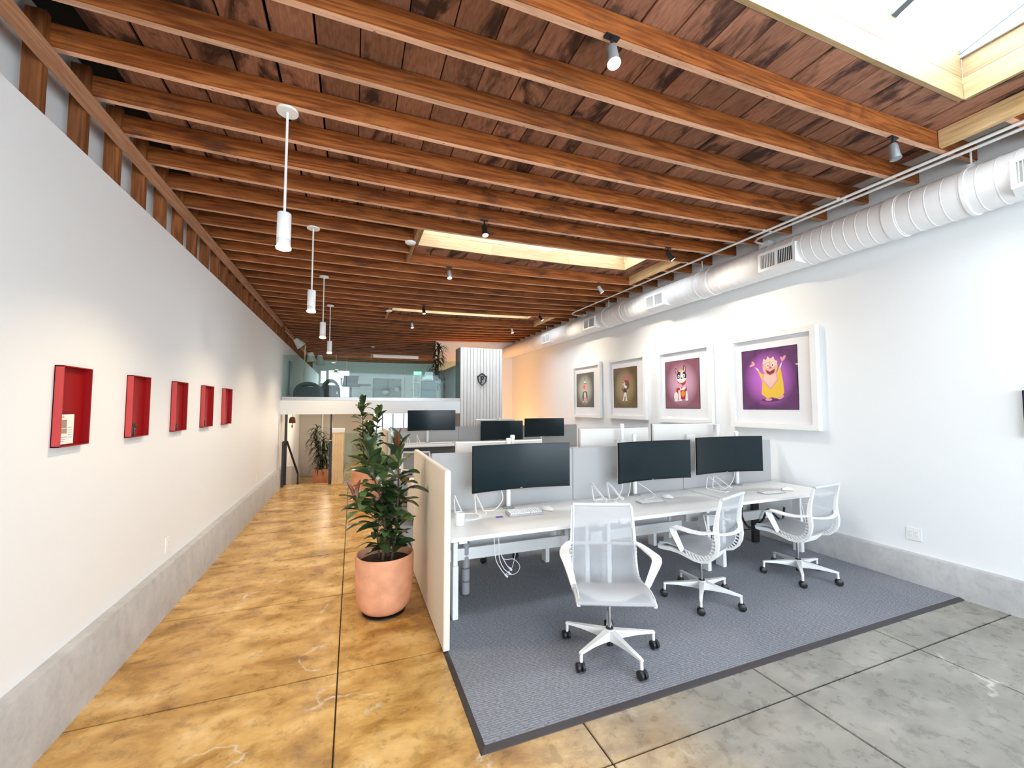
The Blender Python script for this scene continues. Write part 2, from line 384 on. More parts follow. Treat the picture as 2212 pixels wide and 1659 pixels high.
def dup(o, loc, rz, label, group=None):
    c = copy_tree(o); c.location = loc; c.rotation_euler = (0, 0, rz); c['label'] = label
    if group: c['group'] = group
    return c
def spot(parent, loc, aim, power, col, ang=70, blend=.6, rad=.04):
    l = bpy.data.lights.new('lamp_bulb', 'SPOT'); l.energy = power; l.color = col; l.spot_size = R(ang); l.spot_blend = blend; l.shadow_soft_size = rad
    o = bpy.data.objects.new('lamp_bulb', l); C.objects.link(o); o.location = Vector(loc)-wloc(parent); o.parent = parent
    o.rotation_euler = (Vector(aim)-Vector(loc)).to_track_quat('-Z', 'Y').to_euler()
    return o
def arc(c, r, a0, a1, n, f):
    return [f(c[0]+r*math.cos(R(a0+(a1-a0)*i/n)), c[1]+r*math.sin(R(a0+(a1-a0)*i/n))) for i in range(n+1)]

# ================================================================== SETTING
ST = dict(kind='structure')
XL, XR = -1.43, 5.03
YB, YF = -4.0, 20.1
def zb(x): return 3.705-.0085*x+.00576*x*x          # underside of the sagging joists
JH = .146
SK = .0127                                             # the joists run a little out of square
def jy(k): return 2.55+.4025*k                        # near face of joist k
# ---- floor: sealed slabs with sawn joints
floor = B().box(XL-.4, XR+.3, YB-.1, 9.95, -.2, -.014).box(-.15, XR+.3, 9.95, 16.2, -.2, -.014).done('floor', M['joint'], **ST)
xs_ = [XL, -.055, 1.17, 2.415, 3.67, 5.04]; ys_ = [YB, -2.95, -1.8, -.65, .52, 1.703, 2.88, 4.03, 5.147, 6.3, 7.45, 8.6, 9.95]
g_ = .004
for i in range(5):
    for j in range(12):
        B().box(xs_[i]+g_, xs_[i+1]-g_, ys_[j]+g_, ys_[j+1]-g_, -.013, 0).done('slab', M['floor'], floor, bevel=.003)
for i, (a, b) in enumerate([(-.15, 1.17), (1.17, 2.415), (2.415, 3.67), (3.67, 5.04)]):
    for (c, d) in ((9.95, 12.), (12., 14.), (14., 16.2)):
        B().box(a+g_, b-g_, c+g_, d-g_, -.013, 0).done('slab', M['floor'], floor, bevel=.003)
# lower landing beyond the steps
lower = B().box(XL, -.15, 10.55, 14., -.5, -.36).done('floor.001', M['floor'], **ST)
for k in (0, 1):
    B().box(XL, -.15, 9.95+.3*k, 10.25+.3*k, -.5, -.12-.12*k).done('stair_tread', M['floor'], lower)
B().box(-.17, -.15, 9.955, 14, -.5, -.015).done('stair_side', M['curb'], lower)
# ---- left wall: furred-out white wall below, old stud wall above
wl = B().box(XL-.2, XL, YB, YF, -.4, 3.09).done('wall_left', M['wall'], **ST)
wu = B().box(-1.86, -1.78, YB, YF, 2.9, 4.4).done('wall_left.001', M['wall'], **ST)
sm = None
for n in range(-17, 42):
    y = 3.0+.405*n
    if y > YF-.1: break
    if sm is None:
        so = B().box(-.045, .045, 0, .042, 0, .93).done('stud', M['stud'], wu); so.location = (0, 0, 0)
        sm = so.data
    o = so if n == -17 else bpy.data.objects.new('stud', sm)
    if n != -17: C.objects.link(o); o.parent = wu
    o.location = (-1.705, y, 2.98)
for (a, b) in ((YB, .9), (.905, 3.86), (3.865, 7.4), (7.405, 11.15), (11.5, 15.), (15.01, YF)):
    B().box(-1.66, -1.615, a, b, 3.592, 3.69).done('ribbon_board', M['ribbon'], wu, bevel=.003)
B().box(-1.70, -1.60, 11.17, 11.24, 3.09, 3.84).done('post', M['stud'], wu)
B().box(-1.70, -1.60, 11.32, 11.39, 3.09, 3.84).done('post', M['stud'], wu)
# ---- other walls
wr = B().box(XR, XR+.2, YB, 13., -.3, 4.4).done('wall_right', M['wall'], **ST)
B().box(XR-.018, XR, YB, 12.9, 3.765, 3.80).done('trim_1', M['wall2'], **ST)
# unseen wall behind the camera; its window opening is made up for fill
wb = B()
wb.box(-1.9, -1.2, YB-.2, YB, 0, 4.4); wb.box(4.8, 5.2, YB-.2, YB, 0, 4.4); wb.box(-1.2, 4.8, YB-.2, YB, 3.5, 4.4); wb.box(-1.2, 4.8, YB-.2, YB, -.2, .4)
wb = wb.done('wall_back', M['wall'], **ST)
fr = B()
for x in (-1.2, .3, 1.8, 3.3, 4.74): fr.box(x, x+.06, YB-.16, YB-.08, .4, 3.5)
fr.box(-1.2, 4.8, YB-.16, YB-.08, .4, .46); fr.box(-1.2, 4.8, YB-.16, YB-.08, 3.44, 3.5); fr.box(-1.2, 4.8, YB-.16, YB-.08, 2.6, 2.66)
wn = fr.done('window_1', M['blackmetal'], **ST)  # unseen window added to go with the rear fill light
B().box(-1.2, 4.8, YB-.13, YB-.12, .4, 3.5).done('pane', M['glass'], wn)
# far wall of the gallery, with daylit windows and the wall closing the alcove
wf = B()
for q in ((-1.9, -1.37, 0, 4.4), (-1.37, -1.12, 0, 2.72), (-1.37, -1.12, 3.27, 4.4), (-1.12, -1.05, 0, 4.4), (-1.05, -.16, 0, 2.1), (-1.05, -.16, 3.3, 4.4), (-.16, 3.7, 0, 4.4)):
    wf.box(q[0], q[1], 20, 20.15, q[2], q[3])
wf = wf.done('wall_far', M['teal_wall'], **ST)
for i, (a, b, c, d) in enumerate(((-1.37, -1.12, 2.72, 3.27), (-1.05, -.16, 2.1, 3.3))):
    wn = B().box(a, b, 20.06, 20.07, c, d).done('window_%d' % (2+i), M['winglow'], **ST)
    f = B(); t = .025
    f.box(a, a+t, 20.0, 20.06, c, d); f.box(b-t, b, 20.0, 20.06, c, d); f.box(a, b, 20.0, 20.06, d-t, d); f.box((a+b)/2-.01, (a+b)/2+.01, 20.02, 20.06, c, d)
    f.done('window_frame', M['white'], wn)
B().box(2.43, XR, 12.9, 13.05, -.2, 4.4).done('wall_alcove', M['wall'], **ST)
B().box(3.60, 3.72, 13.05, 20.1, 1.5, 4.4).done('wall_gallery', M['wall'], **ST)
B().box(2.50, 2.58, 10.45, 12.9, 1.5, 2.75).done('wall_gallery.001', M['teal_wall'], **ST)
# below the gallery
B().box(XL, .62, 13.4, 13.5, -.4, 1.52).done('wall_lower', M['beige_wall'], **ST)
B().box(.55, .62, 13.5, 16.1, -.4, 1.52).done('wall_lower.001', M['beige_wall'], **ST)
B().box(.6, 5.2, 16.1, 16.2, -.2, .80).box(2.75, 5.2, 16.1, 16.2, .80, 1.6).done('wall_lower.002', M['wall'], **ST)
wn = B().box(.62, 2.75, 16.14, 16.15, .80, 1.5).done('window_4', M['winglow'], **ST)
for x in (.62, 1.02, 1.40, 1.80, 2.25, 2.7):
    B().box(x, x+.05, 16.06, 16.13, .80, 1.5).done('mullion', M['bluemetal'], wn)
for x in (-.82, ):
    B().box(x-.02, x+.02, 13.3, 13.38, -.36, 1.5).done('trim_2', M['white'], **ST)
B().box(-.50, -.46, 10.9, 10.96, -.36, 1.5).done('trim_3', M['blackmetal'], **ST)
# gallery slab, fascia and steel shoe of its glass railing
B().box(XL, 2.47, 9.98, 13., 1.50, 1.80).box(XL, 3.65, 13., 20., 1.5, 1.8).done('floor.002', M['wall2'], **ST)
B().box(XL, 2.47, 9.90, 9.98, 1.50, 1.80).done('trim_4', M['wall'], **ST)
# ---- sloped concrete kerbs along both walls
def kerb(nm_, x, s, h, y0, y1, cap):
    b = B(); prof = [(0, 0), (.075*s, 0), (.06*s, h-.008), (.055*s, h), (0, h+.004)]
    b.grid([[(x+p[0], y, p[1]) for p in prof] for y in (y0, (y0*2+y1)/3, (y0+y1*2)/3, y1)])
    b._f([b.bm.verts.new((x+p[0], y1, p[1])) for p in prof]); b._f([b.bm.verts.new((x+p[0], y0, p[1])) for p in prof])
    return b.done(nm_, M['curb'], weld=True, **ST)
kerb('baseboard_left', XL, 1, .375, YB, 10.1, 1); kerb('baseboard_right', XR, -1, .272, YB, 12.9, 1)
b = B(); b.hexa([(XL, 10.1, -.4), (XL+.07, 10.1, -.4), (XL+.07, 13.4, -.4), (XL, 13.4, -.4), (XL, 10.1, .37), (XL+.055, 10.1, .37), (XL+.055, 13.4, -.05), (XL, 13.4, -.05)]); b.done('baseboard_left.001', M['curb'], **ST)

# ---- ceiling: roof felt, deck planks, joists, headers
SKY = [(jy(k)+.05, jy(k+3)) for k in (-15, -5, 5, 15, 35)]        # joist bays opened for skylights
OX0, OX1 = .70, 4.42                                               # inner faces of the headers
CX0, CX1 = .78, 4.13                                               # curb opening in the deck
CUR = [(a+.12, b-.26) for a, b in SKY]
rb = B(); yy = YB
for (a, b_) in CUR + [(YF, YF)]:
    if b_ > a: a -= .04; b_ += .04
    if a > yy: rb.box(-1.9, 5.2, yy, a, 4.02, 4.06)
    if b_ > a: rb.box(-1.9, CX0-.04, a, b_, 4.02, 4.06); rb.box(CX1+.04, 5.2, a, b_, 4.02, 4.06)
    yy = b_
ceiling = rb.done('ceiling', M['black'], **ST)
px0, px1 = CX0-.031, CX1+.031
ex = [-1.50+(px0+1.50)*i/9 for i in range(9)]+[px0+(px1-px0)*i/14 for i in range(14)]+[px1+(4.76-px1)*i/3 for i in range(4)]
for i in range(len(ex)-1):
    a, b_ = ex[i], ex[i+1]; inside = a >= px0-.01 and b_ <= px1+.01
    cuts = [YB]
    for (c, d) in CUR:
        if inside: cuts += [c-.031, d+.031]
        elif rng.random() < .7: q = jy(round((c+rng.uniform(-1.4, 1.4)-2.55)/.4025))+.025; cuts += [q, q]
    cuts.append(YF)
    for j in range(0, len(cuts), 2):
        c, d = cuts[j], cuts[j+1]
        if d-c < .05: continue
        gap = rng.choice((.004, .006, .006, .009, .015)); dz = rng.uniform(0, .006)
        za, zc = zb(a)+JH+dz, zb(b_)+JH+dz
        B().hexa([(a+gap, c, za), (b_-gap*.3, c, zc), (b_-gap*.3, d, zc), (a+gap, d, za), (a+gap, c, za+.022), (b_-gap*.3, c, zc+.022), (b_-gap*.3, d, zc+.022), (a+gap, d, za+.022)]).done('plank', M['plank'], ceiling, smooth=False)
# pale strip beside the right-hand wall
B().box(4.79, 4.90, YB, YF-7.3, zb(4.85)+JH, zb(4.85)+JH+.02).done('filler_strip', M['wall2'], ceiling)
def joist_mesh(x0, x1, n):
    b = B(); rows = []
    for i in range(n+1):
        x = x0+(x1-x0)*i/n; z = zb(x); q = SK*(5.03-x)
        rows.append([(x, q, z), (x, q+.05, z), (x, q+.05, z+JH-.001), (x, q, z+JH-.001)])
    V = b.grid(rows, close_u=True); b._f(V[0][::-1]); b._f(V[-1])
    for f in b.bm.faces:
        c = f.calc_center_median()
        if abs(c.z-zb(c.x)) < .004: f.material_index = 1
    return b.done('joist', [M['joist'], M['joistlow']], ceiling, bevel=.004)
jm = {}
def joist(kind, x0, x1, n, y):
    if kind not in jm: jm[kind] = o = joist_mesh(x0, x1, n)
    else: o = bpy.data.objects.new('joist', jm[kind].data); C.objects.link(o); o.parent = ceiling
    o.location = (0, y, 0)
cutk = {k0+d: 1 for k0 in (-15, -5, 5, 15, 35) for d in (1, 2)}
for k in range(-16, 44):
    y = jy(k)+rng.uniform(-.008, .008)
    if k in cutk: joist('a', -1.70, OX0-.045, 4, y); joist('b', OX1+.045, XR, 2, y)
    elif k > 25 and k not in (35, 38): joist('c', -1.70, 3.65, 6, y)
    else: joist('d', -1.70, XR, 9, y)
for i, (a, b_) in enumerate(SKY):
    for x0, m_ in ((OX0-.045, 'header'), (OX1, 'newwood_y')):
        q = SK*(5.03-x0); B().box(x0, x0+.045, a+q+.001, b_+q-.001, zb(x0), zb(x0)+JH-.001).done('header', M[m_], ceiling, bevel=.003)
# ---- skylights: timber curb of board courses, metal bars, frosted panes
for i, ((a, b_), (c, d)) in enumerate(zip(SKY, CUR)):
    z0 = zb(3)+JH; zt = z0+.35
    fr = B(); rise = .22
    nb = 5
    def gz(y): return zt+.045+(d-y)/(d-c)*rise
    for j in range(nb):
        x = CX0+(CX1-CX0)*j/(nb-1)
        fr.hexa([(x-.026, c, gz(c)-.02), (x+.026, c, gz(c)-.02), (x+.026, d, gz(d)-.02), (x-.026, d, gz(d)-.02), (x-.026, c, gz(c)+.03), (x+.026, c, gz(c)+.03), (x+.026, d, gz(d)+.03), (x-.026, d, gz(d)+.03)])
    wnd = fr.done('window_%d' % (5+i), M['bluemetal'], **ST)
    for j in range(nb-1):
        x0 = CX0+(CX1-CX0)*j/(nb-1)+.012; x1 = CX0+(CX1-CX0)*(j+1)/(nb-1)-.012
        B().hexa([(x0, c-.06, gz(c-.06)+.02), (x1, c-.06, gz(c-.06)+.02), (x1, d+.06, gz(d+.06)+.02), (x0, d+.06, gz(d+.06)+.02), (x0, c-.06, gz(c-.06)+.03), (x1, c-.06, gz(c-.06)+.03), (x1, d+.06, gz(d+.06)+.03), (x0, d+.06, gz(d+.06)+.03)]).done('pane', M['sky'], wnd)
    for x in (CX0, CX1):
        B().hexa([(x-.02, c, zt), (x+.02, c, zt), (x+.02, d, zt), (x-.02, d, zt), (x-.02, c, gz(c)+.03), (x+.02, c, gz(c)+.03), (x+.02, d, gz(d)+.03), (x-.02, d, gz(d)+.03)]).done('gable_panel', M['gable'], wnd)
    B().box(CX0, CX1, c-.04, c, zt, gz(c)+.03).done('gable_panel', M['gable'], wnd)
    def cbd(x0, x1, y0, y1, course):
        lo = [zb(x)+JH if not course else zb(x)+JH+.1655 for x in (x0, x1)]; hi = [zb(x)+JH+.165 if not course else zt+.06 for x in (x0, x1)]
        B().hexa([(x0, y0, lo[0]), (x1, y0, lo[1]), (x1, y1, lo[1]), (x0, y1, lo[0]), (x0, y0, hi[0]), (x1, y0, hi[1]), (x1, y1, hi[1]), (x0, y1, hi[0])]).done('curb_board', M['newwood' if x1-x0 > .1 else 'newwood_s'], wnd, bevel=.0012)
    for course in (0, 1):
        cuts = [CX0, CX0+1.05+.4*course, CX0+2.3+.25*course, CX1]
        for q in range(3):
            cbd(cuts[q]+.0005, cuts[q+1]-.0005, d, d+.03, course); cbd(cuts[q]+.0005, cuts[q+1]-.0005, c-.03, c, course)
        for x in (CX0-.03, CX1): cbd(x, x+.03, c, d, course)
B().box(.75, 2.6, SKY[4][1]+.004, SKY[4][1]+.02, zb(1.5)+.002, zb(1.5)+JH-.01).done('liner_board', M['mat'], ceiling)

# ---- white-boarded column with the emblem
col = B().box(2.485, 3.565, 9.93, 10.38, 0, 3.13).done('column', M['blackmetal'], **ST)
nbd = 13
for i in range(nbd):
    x0 = 2.475+1.105*i/nbd; x1 = 2.475+1.105*(i+1)/nbd
    B().box(x0+.004, x1-.004, 9.90, 9.93, 0, 3.145).done('board', M['ship'], col, bevel=.003)
B().box(3.565, 3.58, 9.905, 10.4, 0, 3.145).done('corner_board', M['ship'], col)
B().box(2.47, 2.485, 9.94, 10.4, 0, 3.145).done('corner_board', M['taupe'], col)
ge = B()
shield = [(0, .165), (.075, .118), (.088, .098), (.128, .082), (.112, -.045), (.075, -.10), (0, -.165)]
def mir(p): return p+[(-x, y) for x, y in p[::-1] if abs(x) > 1e-6]
outer = mir(shield); inner = [(x*.77, y*.80-.004) for x, y in outer]
ex_, ez_ = 3.03, 2.352
n = len(outer)
Vt = lambda p, y: ge.bm.verts.new((ex_+p[0], y, ez_+p[1]))
for ya in (9.868,):
    o0 = [Vt(p, 9.868) for p in outer]; i0 = [Vt(p, 9.868) for p in inner]; o1 = [Vt(p, 9.899) for p in outer]; i1 = [Vt(p, 9.899) for p in inner]
    for k in range(n):
        k2 = (k+1) % n
        ge._f([o0[k], o0[k2], i0[k2], i0[k]]); ge._f([o1[k], i1[k], i1[k2], o1[k2]]); ge._f([o0[k], o1[k], o1[k2], o0[k2]]); ge._f([i0[k], i0[k2], i1[k2], i1[k]])
em = thing('wall_emblem', 'dark shield emblem with letter P on the white boarded column', 'emblem', (ex_, 9.899, ez_-.165))
ge.done('shield_rim', M['blackmetal'], em, smooth=False)
gl = B()
P_out = [(-.042, .078), (.022, .090), (.052, .062), (.052, .018), (.028, -.012), (.0, -.022), (-.004, -.085), (-.022, -.108), (-.046, -.075), (-.034, -.058), (-.034, .048), (-.046, .056)]
P_in = [(-.006, .058), (.014, .060), (.024, .045), (.022, .020), (.010, .006), (-.004, .004)]
gl.prism(P_out[:1]+[(.022, .09), (.022, .062), (-.034, .06)], lambda x, z: (ex_+x, 9.87, ez_+z), (0, .029, 0))
gl.prism([(-.034, .06), (-.004, .06), (-.004, -.085), (-.022, -.108), (-.046, -.075), (-.034, -.058)], lambda x, z: (ex_+x, 9.87, ez_+z), (0, .029, 0))
gl.prism([(.020, .089), (.052, .062), (.052, .018), (.028, -.012), (-.004, -.022), (-.004, .004), (.012, .006), (.024, .020), (.024, .048), (.012, .061)], lambda x, z: (ex_+x, 9.87, ez_+z), (0, .029, 0))
gl.done('letter', M['blackmetal'], em, smooth=False)

# ---- glass railing of the gallery
gr = thing('glass_railing', 'frameless glass railing in a steel shoe along the gallery edge', 'railing', (.5, 9.93, 1.80))
B().box(XL+.01, 2.465, 9.905, 9.965, 1.802, 1.875).done('steel_shoe', M['steel'], gr)
for a, b_ in ((-1.41, -.15), (-.14, 1.13), (1.14, 2.46)):
    B().box(a, b_, 9.93, 9.942, 1.875, 2.78).done('pane', M['railglass'], gr)

# ================================================================== OVERHEAD THINGS
# pendants
def pendant(x, y):
    z = zb(x); t = thing('pendant_lamp', '', 'lamp', (x, y, 2.73), group='white cylinder pendants along the aisle')
    B().lathe([(.0, z-.014), (.066, z-.014), (.068, z-.010), (.068, z)], (x, y, 0), 28).done('canopy', M['white'], t)
    B().tube([(x, y, 2.97), (x, y, z-.012)], .0085, 10).done('rod', M['white'], t)
    B().lathe([(.036, 2.752), (.043, 2.752), (.0435, 2.80), (.0425, 2.802), (.0425, 2.806), (.0435, 2.808), (.0435, 2.978), (.041, 2.983), (0, 2.983)], (x, y, 0), 28).done('shade', M['white'], t)
    B().lathe([(0, 2.730), (.030, 2.731), (.046, 2.738), (.047, 2.748), (.040, 2.753)], (x, y, 0), 28).done('lens', M['lens'], t)
    spot(t, (x, y, 2.72), (x, y, 0), PEND_W, WARM, 140, .7, .045)
    return t
for y, lb in ((3.10, 'white cylinder pendant lamp on a rod, nearest the camera'), (5.09, 'second white cylinder pendant lamp along the aisle, counting from the front'),
              (6.98, 'third white cylinder pendant lamp along the aisle, counting from the front'), (8.95, 'farthest white cylinder pendant lamp, hanging before the glass railing'),
              ):
    pendant(-.46, y)['label'] = lb
# ceiling spotlights
def spotlight(x, y, aim, m_, lb, power, on=True):
    z = zb(x); t = thing('spotlight', lb, 'lamp', (x, y, z-.2), group='spotlights under the joists')
    B().box(x-.045, x+.045, y-.018, y+.018, z-.012, z).done('base_plate', M['blackmetal'], t, bevel=.003)
    d = (Vector(aim)-Vector((x, y, z-.1))).normalized(); p = Vector((x, y, z-.085))
    B().tube([(x, y, z-.012), (x, y, z-.055), tuple(p)], .008, 8).done('yoke', M['blackmetal'], t)
    a = p-d*.03; b_ = p+d*.095
    B().tube([a, a+d*.02, b_-d*.03, b_], [.022, .030, .032, .038], 14).done('lamp_head', M[m_], t)
    B().tube([b_+d*.0005, b_+d*.003], .033, 14).done('lens', M['lens3' if y < 2 and x < 2 else ('lens2' if on else 'spotgrey')], t)
    if on: spot(t, b_+d*.012, aim, power, WARM2, 110 if aim[0] > 4.9 else 62, 1., .03)
sp = [(1.288, 1.80, (1.15, .9, 0), 'spotgrey', 'lit spotlight nearest the camera, glaring before the second joist', .9),
      (3.87, 1.79, (4.0, 1.4, 0), 'spotgrey', 'grey spotlight beside the corner of the large skylight', .9),
      (1.30, 4.18, (1.5, 3.3, 0), 'rubber', 'black spotlight before the bright curb of the middle skylight', .9),
      (3.83, 4.18, (5.03, 3.6, 1.9), 'rubber', 'black spotlight at the right end of the middle skylight, aimed at the wall', 1.6),
      (1.27, 5.80, (1.4, 4.6, 0), 'spotgrey', 'grey spotlight on the joist just behind the middle skylight, left one', .9),
      (3.84, 5.82, (5.03, 5.5, 1.9), 'grey', 'pale grey spotlight behind the middle skylight, near the conduit', 1.6),
      (1.286, 8.20, (1.6, 7.6, 0), 'rubber', 'small black spotlight before the far skylight, left one', .9),
      (3.87, 8.24, (5.03, 7.6, 1.9), 'rubber', 'small black spotlight at the right end of the far skylight', 1.6),
      (1.266, 9.80, (1.6, 9.2, 0), 'spotgrey', 'small grey spotlight behind the far skylight, left one', .9),
      (3.82, 9.84, (4.3, 9.3, 0), 'grey', 'small pale spotlight near the top of the white column', .9)]
for i, (x, y, aim, m_, lb, k) in enumerate(sp): spotlight(x, y, aim, m_, lb, SPOT_W*k, i != 1)
for x, y, lb in ((.625, 5.08, 'round white smoke detector by the left end of the middle skylight'), (.675, 8.95, 'round white smoke detector by the left end of the far skylight'), (.60, 14.6, 'round white detector on the dark ceiling over the gallery')):
    z = zb(x); t = thing('smoke_detector', lb, 'detector', (x, y, z-.03), group='smoke detectors on the joists')
    B().lathe([(0, z-.026), (.045, z-.026), (.062, z-.016), (.066, z)], (x, y, 0), 28).done('housing', M['white'], t)
    B().box(x-.008, x+.008, y-.008, y+.008, z-.029, z-.024).done('sensor', M['grey'], t)
# duct with registers
dx, dz_, dr = 4.78, 3.457, .193
du = thing('air_duct', 'white spiral air duct running along the top of the right wall', 'duct', (dx, 4, dz_-dr))
prof = [(dr, -4.)]; y = -3.95
while y < 12.85:
    prof += [(dr, y), (dr+.0025, y+.002), (dr+.0025, y+.007), (dr, y+.009)]; y += .105
prof.append((dr, 12.9))
B().lathe(prof, (dx, 0, dz_), 32, 'y').done('pipe', M['duct'], du)
for y in (2.2, 4.35, 6.35, 8.4, 10.4):
    B().lathe([(dr+.001, y-.05), (dr+.008, y-.045), (dr+.008, y+.045), (dr+.001, y+.05)], (dx, 0, dz_), 32, 'y').done('coupling', M['duct'], du)
for y in (1.70, 4.53, 6.9, 9.75):
    b = B(); b.lathe([(dr+.004, y-.012), (dr+.010, y-.012), (dr+.010, y+.012), (dr+.004, y+.012)], (dx, 0, dz_), 32, 'y')
    b.tube([(dx, y, dz_+dr), (dx, y, zb(dx)+.02)], .007, 8); b.obox((dx, y, dz_+dr+.02), (.05, .03, .04)); b.done('hanger', M['whitemetal'], du)
for i, y in enumerate((1.20, 3.255, 5.34, 7.33, 9.38)):
    z = 3.405; x = 4.565; ry = .225; rz_ = .112
    b = B(); b.hexa([(x+.02, y-ry, z-rz_), (4.74, y-ry-.03, z-rz_-.02), (4.74, y+ry+.03, z-rz_-.02), (x+.02, y+ry, z-rz_), (x+.02, y-ry, z+rz_), (4.74, y-ry-.03, z+rz_+.05), (4.74, y+ry+.03, z+rz_+.05), (x+.02, y+ry, z+rz_)])
    b.done('saddle', M['duct'], du, smooth=False)
    b = B(); t = .03
    b.box(x, x+.02, y-ry, y+ry, z+rz_-t, z+rz_); b.box(x, x+.02, y-ry, y+ry, z-rz_, z-rz_+t); b.box(x, x+.02, y-ry, y-ry+t, z-rz_+t, z+rz_-t); b.box(x, x+.02, y+ry-t, y+ry, z-rz_+t, z+rz_-t); b.box(x, x+.02, y-.012, y+.012, z-rz_+t, z+rz_-t)
    rf = b.done('register_frame', M['white'], du)
    for h, (y0, y1) in enumerate(((y-ry+t, y-.012), (y+.012, y+ry-t))):
        dk = h == 0 and i in (1, 3)
        B().box(x+.014, x+.0195, y0, y1, z-rz_+t, z+rz_-t).done('register_back', M['slot' if dk else 'slotgrey'], du)
        b = B()
        for q in range(9): yy = y0+(y1-y0)*(q+.5)/9; b.obox((x+.008, yy, z), (.012, .004, 2*(rz_-t)), (0, 0, R(35)))
        b.done('louvre_row', M['white'], du, kind='stuff')
# conduits
def conduit(name, lb, pts, r, clips):
    t = thing(name, lb, 'conduit', pts[0]); B().tube(pts, r, 10).done('pipe', M['whitemetal'], t)
    for p in clips: B().obox((p[0], p[1], p[2]+.012), (.05, .02, .012)).done('clip', M['whitemetal'], t)
za = zb(4.57)-.018
conduit('conduit', 'white conduit under the joists, the longer one bending off past the middle skylight', [(4.57, -3.5, za), (4.57, 3.5, za), (4.56, 7.85, za), (4.575, 8.02, za), (4.63, 8.12, za), (4.72, 8.15, za-.005), (4.898, 8.15, za-.01)], .0135, [(4.57, jy(k)+.025, za) for k in (-4, 0, 2, 5, 8, 11)])
conduit('conduit', 'white conduit under the joists, the shorter one nearer the duct', [(4.675, -3.5, za), (4.675, 3.1, za), (4.675, 3.42, za), (4.69, 3.56, za), (4.74, 3.64, za), (4.80, 3.66, za), (4.898, 3.66, za)], .0135, [(4.675, jy(k)+.025, za) for k in (-4, 0, 2)])
conduit('conduit', 'thin white pipe along the right wall just above the duct', [(5.0, -3.5, 3.735), (5.0, 12.8, 3.735)], .016, [])
jb = B().box(4.90, 5.0, 3.58, 3.72, 3.70, 3.79).done('junction_box', M['whitemetal'], bevel=.004); jb['label'] = 'white junction box where the shorter conduit ends above the duct'; jb['category'] = 'junction box'
jb = B().box(4.90, 5.0, 8.08, 8.22, 3.70, 3.79).done('junction_box', M['whitemetal'], bevel=.004); jb['label'] = 'white junction box where the longer conduit ends, far along the duct'; jb['category'] = 'junction box'

# ================================================================== WALL THINGS
# red display boxes on the left wall
yn = [(2.80, 3.055), (3.523, 3.785), (4.258, 4.522), (4.975, 5.266), (5.69, 5.99)]
nl = ['nearest red wall box, with a framed sheet standing inside', 'second red wall box from the camera, with a dark figurine inside', 'middle red wall box of the five on the left wall', 'fourth red wall box from the camera', 'farthest red wall box, last of the row on the left wall']
for (a, b_), lb in zip(yn, nl):
    z0, z1, d = 1.459, 1.883, .036; x = XL
    t = thing('display_box', lb, 'wall box', (x, (a+b_)/2, z0), group='red display boxes along the left wall')
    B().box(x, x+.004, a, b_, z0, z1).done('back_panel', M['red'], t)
    B().box(x, x+d, a, a+.008, z0, z1).done('side_panel', M['redlit'], t); B().box(x, x+d, b_-.008, b_, z0, z1).done('side_panel', M['red'], t)
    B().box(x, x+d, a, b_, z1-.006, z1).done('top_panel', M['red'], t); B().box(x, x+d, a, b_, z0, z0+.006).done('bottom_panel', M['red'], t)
t = thing('sign_holder', 'clear sign holder with a printed sheet in the nearest red wall box', 'sign holder', (XL+.02, 2.88, 1.465))
B().box(XL+.012, XL+.016, 2.812, 2.962, 1.466, 1.640).done('clear_block', M['glass'], t)
B().box(XL+.017, XL+.0185, 2.815, 2.945, 1.472, 1.628).done('sheet', M['paper'], t)
b = B(); x = XL+.0186
b.box(x, x+.0006, 2.835, 2.885, 1.555, 1.60); b.box(x, x+.0006, 2.83, 2.888, 1.528, 1.552); b.box(x, x+.0006, 2.82, 2.86, 1.612, 1.618)
b.done('picture', M['tan'], t)
b = B()
for q in range(3): b.box(x, x+.0006, 2.83, 2.87+.01*q, 1.485+.011*q, 1.489+.011*q)
for q in range(5): b.box(x, x+.0006, 2.897, 2.93, 1.505+.013*q, 1.508+.013*q)
b.done('text_lines', M['slotgrey'], t)
for i, (a, b_) in enumerate(yn[1:]):
    y = a+.055; x = XL+.02; z = 1.465; k = 1. if i == 0 else .72
    t = thing('figurine', 'small dark figurine in the %s red wall box' % ['second', 'middle', 'fourth', 'farthest'][i], 'figurine', (x, y, z), group='dark figurines in the red boxes')
    B().lathe([(.010, 0), (.013, .01), (.011, .05*k), (.012, .075*k), (.006, .085*k), (0, .088*k)], (x, y, z), 12).done('body', M['dark'], t)
    B().sphere((x, y+.035*k, z+.070*k), .016*k, 10, (.8, 1.2, 1)).tube([(x, y+.005, z+.05*k), (x, y+.032*k, z+.066*k)], .005, 6).done('arm', M['dark'], t)
    B().obox((x+.004, y+.028*k, z+.054*k), (.004, .012, .004)).done('badge', M['slotgrey'], t)
# outlets
def outlet(x, y, z, s, wy, hz, lb, gang):
    t = thing('outlet', lb, 'outlet', (x, y, z-hz/2)); d = .006*s
    B().box(min(x, x+d), max(x, x+d), y-wy/2, y+wy/2, z-hz/2, z+hz/2).done('cover_plate', M['white'], t, bevel=.0015)
    for g in range(gang):
        yc = y+(g-(gang-1)/2)*.046
        o = B().box(min(x+d, x+d*1.5), max(x+d, x+d*1.5), yc-.016, yc+.016, z-.034, z+.034).done('receptacle', M['white'], t, bevel=.001)
        b = B()
        for zz in (-.018, .018):
            for yy in (-.006, .006): b.box(min(x+d*1.5, x+d*1.6), max(x+d*1.5, x+d*1.6), yc+yy-.0012, yc+yy+.0012, z+zz-.004, z+zz+.006)
        b.done('slots', M['slotgrey'], o, kind='stuff')
outlet(XR, 2.325, .452, -1, .118, .118, 'white double outlet on the right wall above the kerb', 2)
